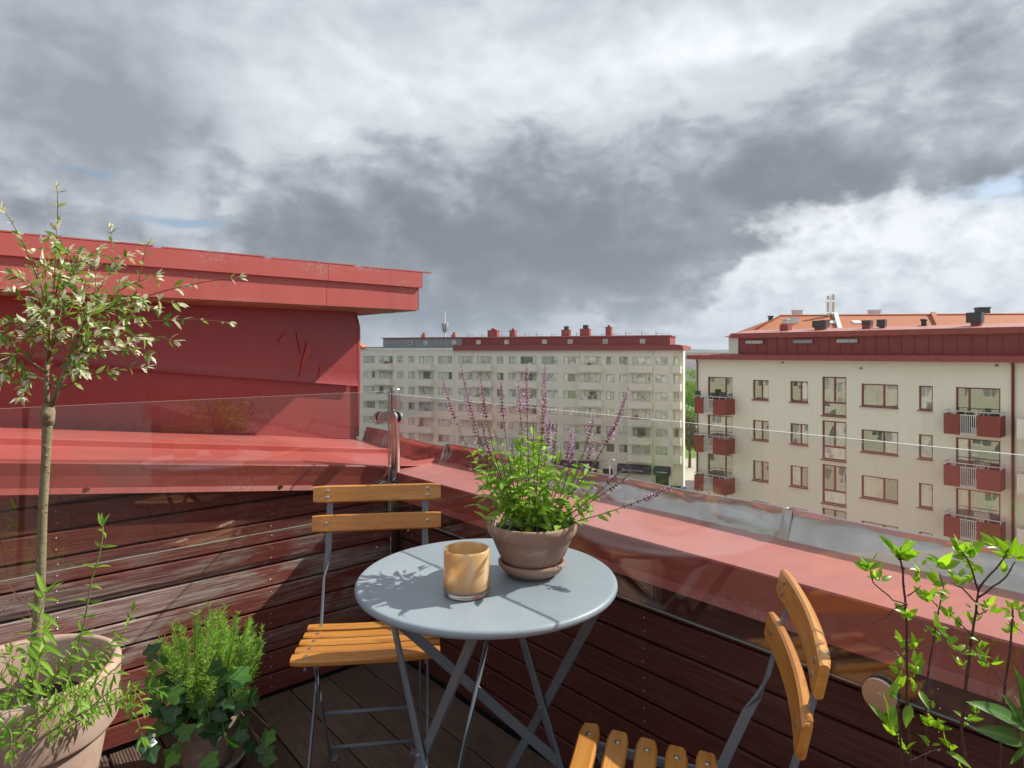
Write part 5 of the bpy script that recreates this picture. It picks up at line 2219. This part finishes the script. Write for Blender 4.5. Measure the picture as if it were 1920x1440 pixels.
ILV = Leaves(iv, 280)
ist = MB()
IV = [((395, 1285), (430, 1250), (455, 1215)), ((410, 1290), (445, 1260), (478, 1235)), ((400, 1300), (450, 1290), (485, 1290)), ((390, 1305), (440, 1330), (500, 1400)), ((380, 1305), (420, 1330), (425, 1400)),
      ((360, 1300), (330, 1330), (300, 1370)), ((350, 1300), (310, 1310), (285, 1395)), ((370, 1300), (350, 1340), (330, 1420)), ((380, 1300), (395, 1330), (390, 1370)), ((345, 1290), (310, 1280), (295, 1300)),
      ((400, 1290), (470, 1320), (515, 1375)), ((410, 1290), (480, 1350), (500, 1440)), ((350, 1295), (320, 1260), (285, 1235)), ((395, 1290), (420, 1280), (440, 1300)), ((360, 1300), (345, 1315), (350, 1290))]
for (p0, p1, p2) in IV:
    d0 = 1.85
    pts = curve3(at(*p0, d0), at(*p1, 1.79), at(*p2, 1.76 + random.uniform(-.05, .05)), 8)
    ist.tube(rel(iv, pts), .0013, 5)
    for i in range(1, 8):
        for rep in range(1 if i < 3 else random.choice((0, 1, 1))):
            p = pts[i] + RV(.012)
            d = Vector((random.gauss(0, .7), random.gauss(-.2, .5), random.gauss(-.35, .6)))
            s = random.uniform(.036, .058)
            up = Vector((random.gauss(0, .45), -.9 + random.gauss(0, .3), random.uniform(.1, .9)))
            ILV.add(random.choice((i1, i2)), p + Vector((0, -.01, .0)), d, up, s)
for k in range(8):
    a = random.uniform(3.3, 6.1)
    p = Vector((-.905 + .10 * math.cos(a), 1.885 + .10 * math.sin(a), .175 + random.uniform(-.02, .05)))
    ILV.add(random.choice((i1, i2)), p, Vector((math.cos(a), math.sin(a), random.uniform(-1.2, .3))), Vector((0, -.8, .7)) + RV(.3), random.uniform(.034, .058))
stuff(ist.build('ivy_stems', M['dry_stem'], iv))
ILV.done()

# ---------------------------------------------------------------- purple sage in the bowl
random.seed(53)
M['sage'] = leaf_mat('sage_leaf', [(.17, .33, .035), (.26, .44, .05), (.36, .54, .10)], .42, .5, .35, .45)
M['sage_stem'] = plain('sage_stem', (.14, .11, .05), (.18, .20, .07), .6, 30)
M['calyx'] = leaf_mat('calyx', [(.24, .10, .10), (.33, .15, .13), (.38, .24, .15)], .3, .5, .3, noise_scale=160)
M['petal'] = leaf_mat('petal', [(.46, .24, .56), (.57, .33, .65), (.66, .46, .70)], .4, .5, .3, noise_scale=160, tmul=1.0)
M['bud'] = leaf_mat('bud', [(.22, .26, .07), (.30, .30, .10), (.30, .20, .12)], .3, .5, .3, noise_scale=160)
sa = thing('purple_sage', 'purple flowering sage with upright spikes growing in the terracotta bowl', 'plant', (.047, 1.490, TZ + .104))
s1 = leaf_shape('sage_leaf', .36, M['sage'], 7, .25, .30, .9, .006)
s2 = leaf_shape('sage_leaf_young', .34, M['sage'], 6, .35, .12, .9, .004)
SLV = Leaves(sa, 295)
D1 = 1.490
SPIKES = [((829, 706), 95, .03), ((864, 681), 120, -.03), ((900, 702), 85, .02), ((938, 711), 75, -.04), ((972, 713), 70, .03), ((987, 684), 95, -.02), ((1021, 679), 100, .02),
          ((1022, 722), 90, -.05), ((1114, 772), 60, .03), ((1179, 725), 120, -.02), ((1031, 786), 55, -.05), ((1044, 793), 70, .01), ((1074, 800), 60, -.05), ((1113, 824), 45, .02), ((902, 789), 75, -.06),
          ((1180, 865), 60, .02), ((1190, 882), 60, -.04), ((1264, 911), 70, -.03), ((1076, 835), 40, -.06), ((885, 790), 30, .02), ((960, 830), 20, -.03),
          ((905, 842), 10, -.03), ((928, 805), 10, .03), ((1000, 785), 10, -.03), ((1052, 838), 10, .04), ((1092, 858), 10, -.02), ((1118, 905), 10, .02), ((893, 905), 10, -.03), ((940, 850), 10, -.06),
          ((1010, 840), 10, -.06), ((975, 800), 10, .04), ((1105, 950), 10, -.05), ((880, 870), 10, .03)]
for (tp_, fl_len, dd) in SPIKES:
    tip = at(*tp_, D1 + dd)
    b0 = Vector((.047 + (tip.x - .047) * .12 + random.uniform(-.02, .02), 1.490 + random.uniform(-.04, .04), TZ + .10))
    lowt = tp_[1] > 850
    mid = Vector((b0.x + (tip.x - b0.x) * .80, b0.y + (tip.y - b0.y) * .6, b0.z + (tip.z - b0.z) * .50)) if not lowt else b0.lerp(tip, .5) + Vector(((tip.x - .047) * .08, 0, -.012))
    pts = curve3(b0, mid, tip, 22)
    mb = MB()
    mb.tube(rel(sa, pts), [.0017 - .0010 * i / 21 for i in range(22)], 5)
    so = mb.build('stem', M['sage_stem'], sa)
    L = sum((pts[i + 1] - pts[i]).length for i in range(21))
    fl = fl_len / F * D1
    green = fl_len <= 20 or tp_ in ((1180, 865), (1190, 882), (1044, 793), (885, 790), (960, 830))
    spk = MB()
    acc = 0.
    cum = [0.]
    for i in range(21):
        acc += (pts[i + 1] - pts[i]).length
        cum.append(acc)

    def on(s):
        s = max(0, min(L - 1e-5, s))
        for i in range(21):
            if cum[i + 1] >= s:
                return pts[i].lerp(pts[i + 1], (s - cum[i]) / (cum[i + 1] - cum[i])), (pts[i + 1] - pts[i]).normalized()
    s = L - fl * 1.45
    while s < L:
        p, tg = on(s)
        t = (s - (L - fl)) / fl          # below 0: sparse lower whorls
        k = max(.25, 1 - max(0, t) * .75) if t > 0 else .8
        nfl = 7 if t > 0 else 4
        for j in range(nfl):
            a = 2 * math.pi * j / nfl + random.uniform(-.3, .3)
            u_ = tg.orthogonal().normalized()
            sd_ = Matrix.Rotation(a, 3, tg) @ u_
            d = (sd_ + tg * random.uniform(.3, .8)).normalized()
            n = d.cross(tg).normalized()
            Lc = .0078 * k * random.uniform(.8, 1.2)
            c_ = p - sa.location + sd_ * .001
            w2 = n * Lc * .35
            mi = 2 if green else 0
            top = tg * Lc * .25
            spk.add([c_, c_ + d * Lc * .5 + w2, c_ + d * Lc, c_ + d * Lc * .5 - w2, c_ + d * Lc * .55 + top], [(0, 1, 4), (1, 2, 4), (2, 3, 4), (3, 0, 4), (0, 3, 2, 1)], mi, True)
            pet = (.12 < t < .9 and random.random() < (.55 if not green else .12)) or (t <= .12 and random.random() < .10)
            if pet:
                Lp = .0098 * max(.55, k) * random.uniform(.7, 1.2)
                e = c_ + d * Lc * .8
                d2 = (d + tg * .5 + RV(.25)).normalized()
                w3 = n * Lp * .42
                spk.add([e, e + d2 * Lp * .6 + w3, e + d2 * Lp, e + d2 * Lp * .6 - w3, e + d2 * Lp * .5 + tg * Lp * .4], [(0, 1, 4), (1, 2, 4), (2, 3, 4), (3, 0, 4)], 1, True)
                d3 = (d - tg * .6).normalized()
                spk.add([e, e + d3 * Lp * .5 + w3 * .9, e + d3 * Lp * .8, e + d3 * Lp * .5 - w3 * .9], [(0, 1, 2, 3)], 1, True)
        s += (.0084 if t > 0 else .017) * (1 - .35 * max(0, t))
    spk.build('flower_spike', [M['calyx'], M['petal'], M['bud']], so)
    # leaf pairs up the stem
    for q_ in [x * .021 for x in range(1, int((L - fl * 1.25) / .021))]:
        p, tg = on(q_)
        fade = 1 - .40 * q_ / max(.01, (L - fl))
        u_ = tg.orthogonal().normalized()
        a = random.uniform(0, 3.14)
        for sgn in (-1, 1):
            sd_ = Matrix.Rotation(a, 3, tg) @ u_ * sgn
            if random.random() < .75:
                SLV.add(random.choice((s1, s2)), p, sd_ + tg * random.uniform(.1, .9), Vector((0, -.3, 1)) + RV(.35), random.uniform(.028, .052) * fade)
for k in range(120):
    a, r_ = random.uniform(0, 6.28), random.uniform(.0, .125)
    p = Vector((.047 + r_ * math.cos(a), 1.490 + r_ * math.sin(a), TZ + .13 + random.uniform(0, .20) * (1 - r_ / .22)))
    SLV.add(s1, p, Vector((math.cos(a) + random.gauss(0, .5), math.sin(a) + random.gauss(0, .5), random.uniform(.0, 1.1))), Vector((0, -.3, 1)) + RV(.3), random.uniform(.028, .050))
SLV.done()

# ---------------------------------------------------------------- light green shrub by the street side
random.seed(67)
M['shrub'] = leaf_mat('shrub_leaf', [(.15, .31, .015), (.24, .44, .02), (.34, .54, .035), (.18, .34, .03)], .5, .35, .45, .45, tmul=1.5)
M['shrub_stem'] = plain('shrub_stem', (.055, .026, .022), (.11, .055, .040), .7, 40)
shb = thing('leafy_shrub', 'young shrub with thin dark stems and lime green leaves before the glass', 'plant', (.665, .90, .415))
h1 = leaf_shape('shrub_leaf', .42, M['shrub'], 7, .28, .22, .85)
h2 = leaf_shape('shrub_leaf_narrow', .34, M['shrub'], 6, .4, .10, .9)
HLV = Leaves(shb, 290)
DS = .93
Q = lambda x, y: (1560 + x / 3.13, 980 + y / 3.13)


def S(x, y, d=DS):
    return at(*Q(x, y), d)


STEMS = [([(470, 1560), (460, 1440), (440, 1000), (440, 600), (425, 400), (415, 270), (395, 190)], .0034, 0.), ([(780, 1500), (760, 1200), (790, 900), (825, 650), (860, 400)], .0038, -.02), ([(545, 1500), (555, 950), (600, 650), (630, 490)], .0026, .03),
         ([(980, 1500), (1010, 1000), (1050, 700), (1060, 500), (1050, 470)], .0028, .01), ([(430, 1560), (410, 1400), (388, 1100), (380, 1060)], .0028, -.06), ([(860, 400), (800, 220), (745, 150)], .002, -.02), ([(860, 385), (1000, 220), (1040, 150)], .002, -.03),
         ([(862, 440), (1020, 320), (1075, 230)], .002, -.02), ([(850, 470), (760, 385), (700, 350)], .0018, .0), ([(440, 480), (360, 455), (240, 350), (215, 260)], .0016, -.01), ([(440, 480), (380, 490), (320, 555), (240, 585)], .0014, .0),
         ([(445, 430), (490, 400), (520, 370)], .0014, -.01), ([(620, 490), (600, 470), (560, 420)], .0013, .02), ([(440, 750), (520, 740), (620, 700)], .0012, .0), ([(440, 800), (370, 760), (265, 690)], .0012, -.02), ([(820, 660), (770, 610), (690, 540)], .0014, -.02),
         ([(800, 800), (740, 760), (690, 700)], .0012, -.02), ([(860, 540), (900, 525), (920, 510)], .0012, -.02), ([(1020, 970), (950, 870), (880, 800)], .0012, .0), ([(630, 500), (655, 380), (630, 290)], .0014, .0), ([(460, 1400), (560, 1350), (640, 1330)], .0014, -.06),
         ([(600, 650), (560, 600), (510, 575)], .0010, .03), ([(1040, 580), (1080, 620), (1120, 650)], .0010, .0)]
for (pp, r0, dd) in STEMS:
    pts = [S(x, y, DS + dd + random.uniform(-.002, .002)) for (x, y) in pp]
    if pp[0][1] > 1450:
        pts.insert(0, Vector((.665 + (pts[0].x - .665) * .5, .90 + random.uniform(-.04, .04), .41)))
    fine = []
    for i in range(len(pts) - 1):
        for k in range(4):
            fine.append(pts[i].lerp(pts[i + 1], k / 4) + RV(.0004))
    fine.append(pts[-1])
    mb = MB()
    mb.tube(rel(shb, fine), [r0 * .74 * (1 - .5 * i / (len(fine) - 1)) for i in range(len(fine))], 7)
    for k in range(0, len(fine), 3):
        mb.dome(fine[k] - shb.location, r0 * .92, RV(1), .8, 5)
    mb.build('stem', M['shrub_stem'], shb)
# leaf rosettes: (x, y, number, size in crop px)
ROS = [(385, 190, 5, 130), (220, 270, 5, 100), (265, 345, 4, 90), (430, 225, 3, 90), (470, 190, 3, 90), (505, 350, 3, 70), (625, 240, 3, 120), (615, 360, 4, 135), (560, 450, 4, 90), (690, 440, 2, 110), (440, 560, 5, 90), (520, 270, 3, 60),
       (760, 190, 5, 110), (800, 200, 4, 100), (850, 180, 3, 90), (840, 290, 4, 90), (795, 360, 4, 90), (735, 330, 3, 80), (980, 150, 4, 100), (1035, 190, 4, 110), (1085, 215, 4, 100), (1005, 300, 3, 80), (905, 490, 4, 70), (935, 540, 1, 80), (830, 570, 5, 75),
       (650, 670, 5, 95), (400, 715, 3, 80), (470, 735, 3, 90), (395, 780, 2, 50), (490, 830, 3, 85), (390, 850, 3, 80), (500, 890, 3, 80), (370, 950, 2, 90), (480, 970, 3, 70), (510, 985, 1, 175), (340, 1020, 3, 90), (440, 1060, 1, 140), (760, 840, 4, 85),
       (740, 750, 3, 80), (870, 790, 3, 85), (910, 820, 4, 80), (1040, 520, 4, 75), (1085, 490, 3, 60), (1060, 640, 4, 70), (855, 1110, 3, 60), (790, 1165, 4, 70), (595, 1190, 5, 85), (340, 1190, 2, 150), (370, 1230, 3, 80), (440, 1335, 4, 70), (575, 1310, 3, 60),
       (655, 1360, 1, 190), (700, 1330, 2, 90), (715, 1400, 1, 100), (690, 540, 2, 80), (690, 700, 3, 80), (745, 600, 2, 80), (630, 610, 3, 80), (860, 720, 3, 80), (1110, 580, 2, 70), (560, 620, 2, 40), (920, 520, 2, 60), (580, 1090, 2, 50), (440, 1130, 2, 60), (820, 480, 2, 40)]
for (x, y, n, sz) in ROS:
    p = S(x, y, DS + random.uniform(-.03, .03))
    Lm = sz / 3.13 / F * DS
    for k in range(n if n == 1 else int(n * 1.6)):
        if n == 1:
            d = Vector((random.uniform(-1, 1), -.2, random.uniform(-.3, .5)))
        else:
            a = random.uniform(0, 6.28)
            d = Vector((math.cos(a) * .8, math.sin(a) * .6, random.uniform(.1, 1.3)))
        HLV.add(random.choice((h1, h1, h2)), p + RV(.003), d, Vector((0, -.8, .6)) + RV(.5), Lm * random.uniform(.65, 1.15))
HLV.done()
# the broad-leaved plant at the very corner
random.seed(71)
M['broad'] = leaf_mat('broad_leaf', [(.06, .15, .03), (.10, .22, .04)], .3, .32, .5, .4)
cp_ = thing('broad_leaved_plant', 'broad-leaved green plant cut off by the lower corner beside the shrub', 'plant', (.66, .80, .415))
b1 = leaf_shape('broad_leaf', .23, M['broad'], 8, .35, .25, .8)
CLV = Leaves(cp_, 100)
mb = MB()
p1 = at(1918, 1360, .80)
mb.tube(rel(cp_, [Vector((.66, .86, .41)), at(1930, 1500, .82), p1, at(1916, 1320, .80)]), [.003, .003, .0025, .0015], 7)
mb.build('stem', M['vine_stem'], cp_)
for (bx_, by_, tx, ty, s) in [(1925, 1370, 1842, 1300, 1), (1920, 1360, 1885, 1295, 1), (1915, 1390, 1858, 1365, 1), (1918, 1400, 1895, 1440, 1), (1920, 1350, 1935, 1270, 1), (1925, 1430, 1960, 1350, 1), (1915, 1330, 1905, 1300, 1)]:
    a, b = at(bx_, by_, .80), at(tx, ty, .78 + random.uniform(-.03, .03))
    CLV.add(b1, a, b - a, Vector((0, -.8, .6)) + RV(.3), (b - a).length * .92)
CLV.done()

# ================================================================= the air between here and the hills
m_, nt = new_mat('haze_air')
pv = nt.node('ShaderNodeVolumePrincipled')
pv.inputs['Color'].default_value = (.80, .88, .97, 1)
pv.inputs['Density'].default_value = .00016
pv.inputs['Anisotropy'].default_value = .35
out = nt.node('ShaderNodeOutputMaterial')
nt.l.new(pv.outputs[0], out.inputs['Volume'])
mb = MB()
mb.box(-6100, 6100, -3100, 9100, GZ - 6.0, 95)
hz = mb.build('haze', m_)
stuff(hz)
hz.visible_shadow = True
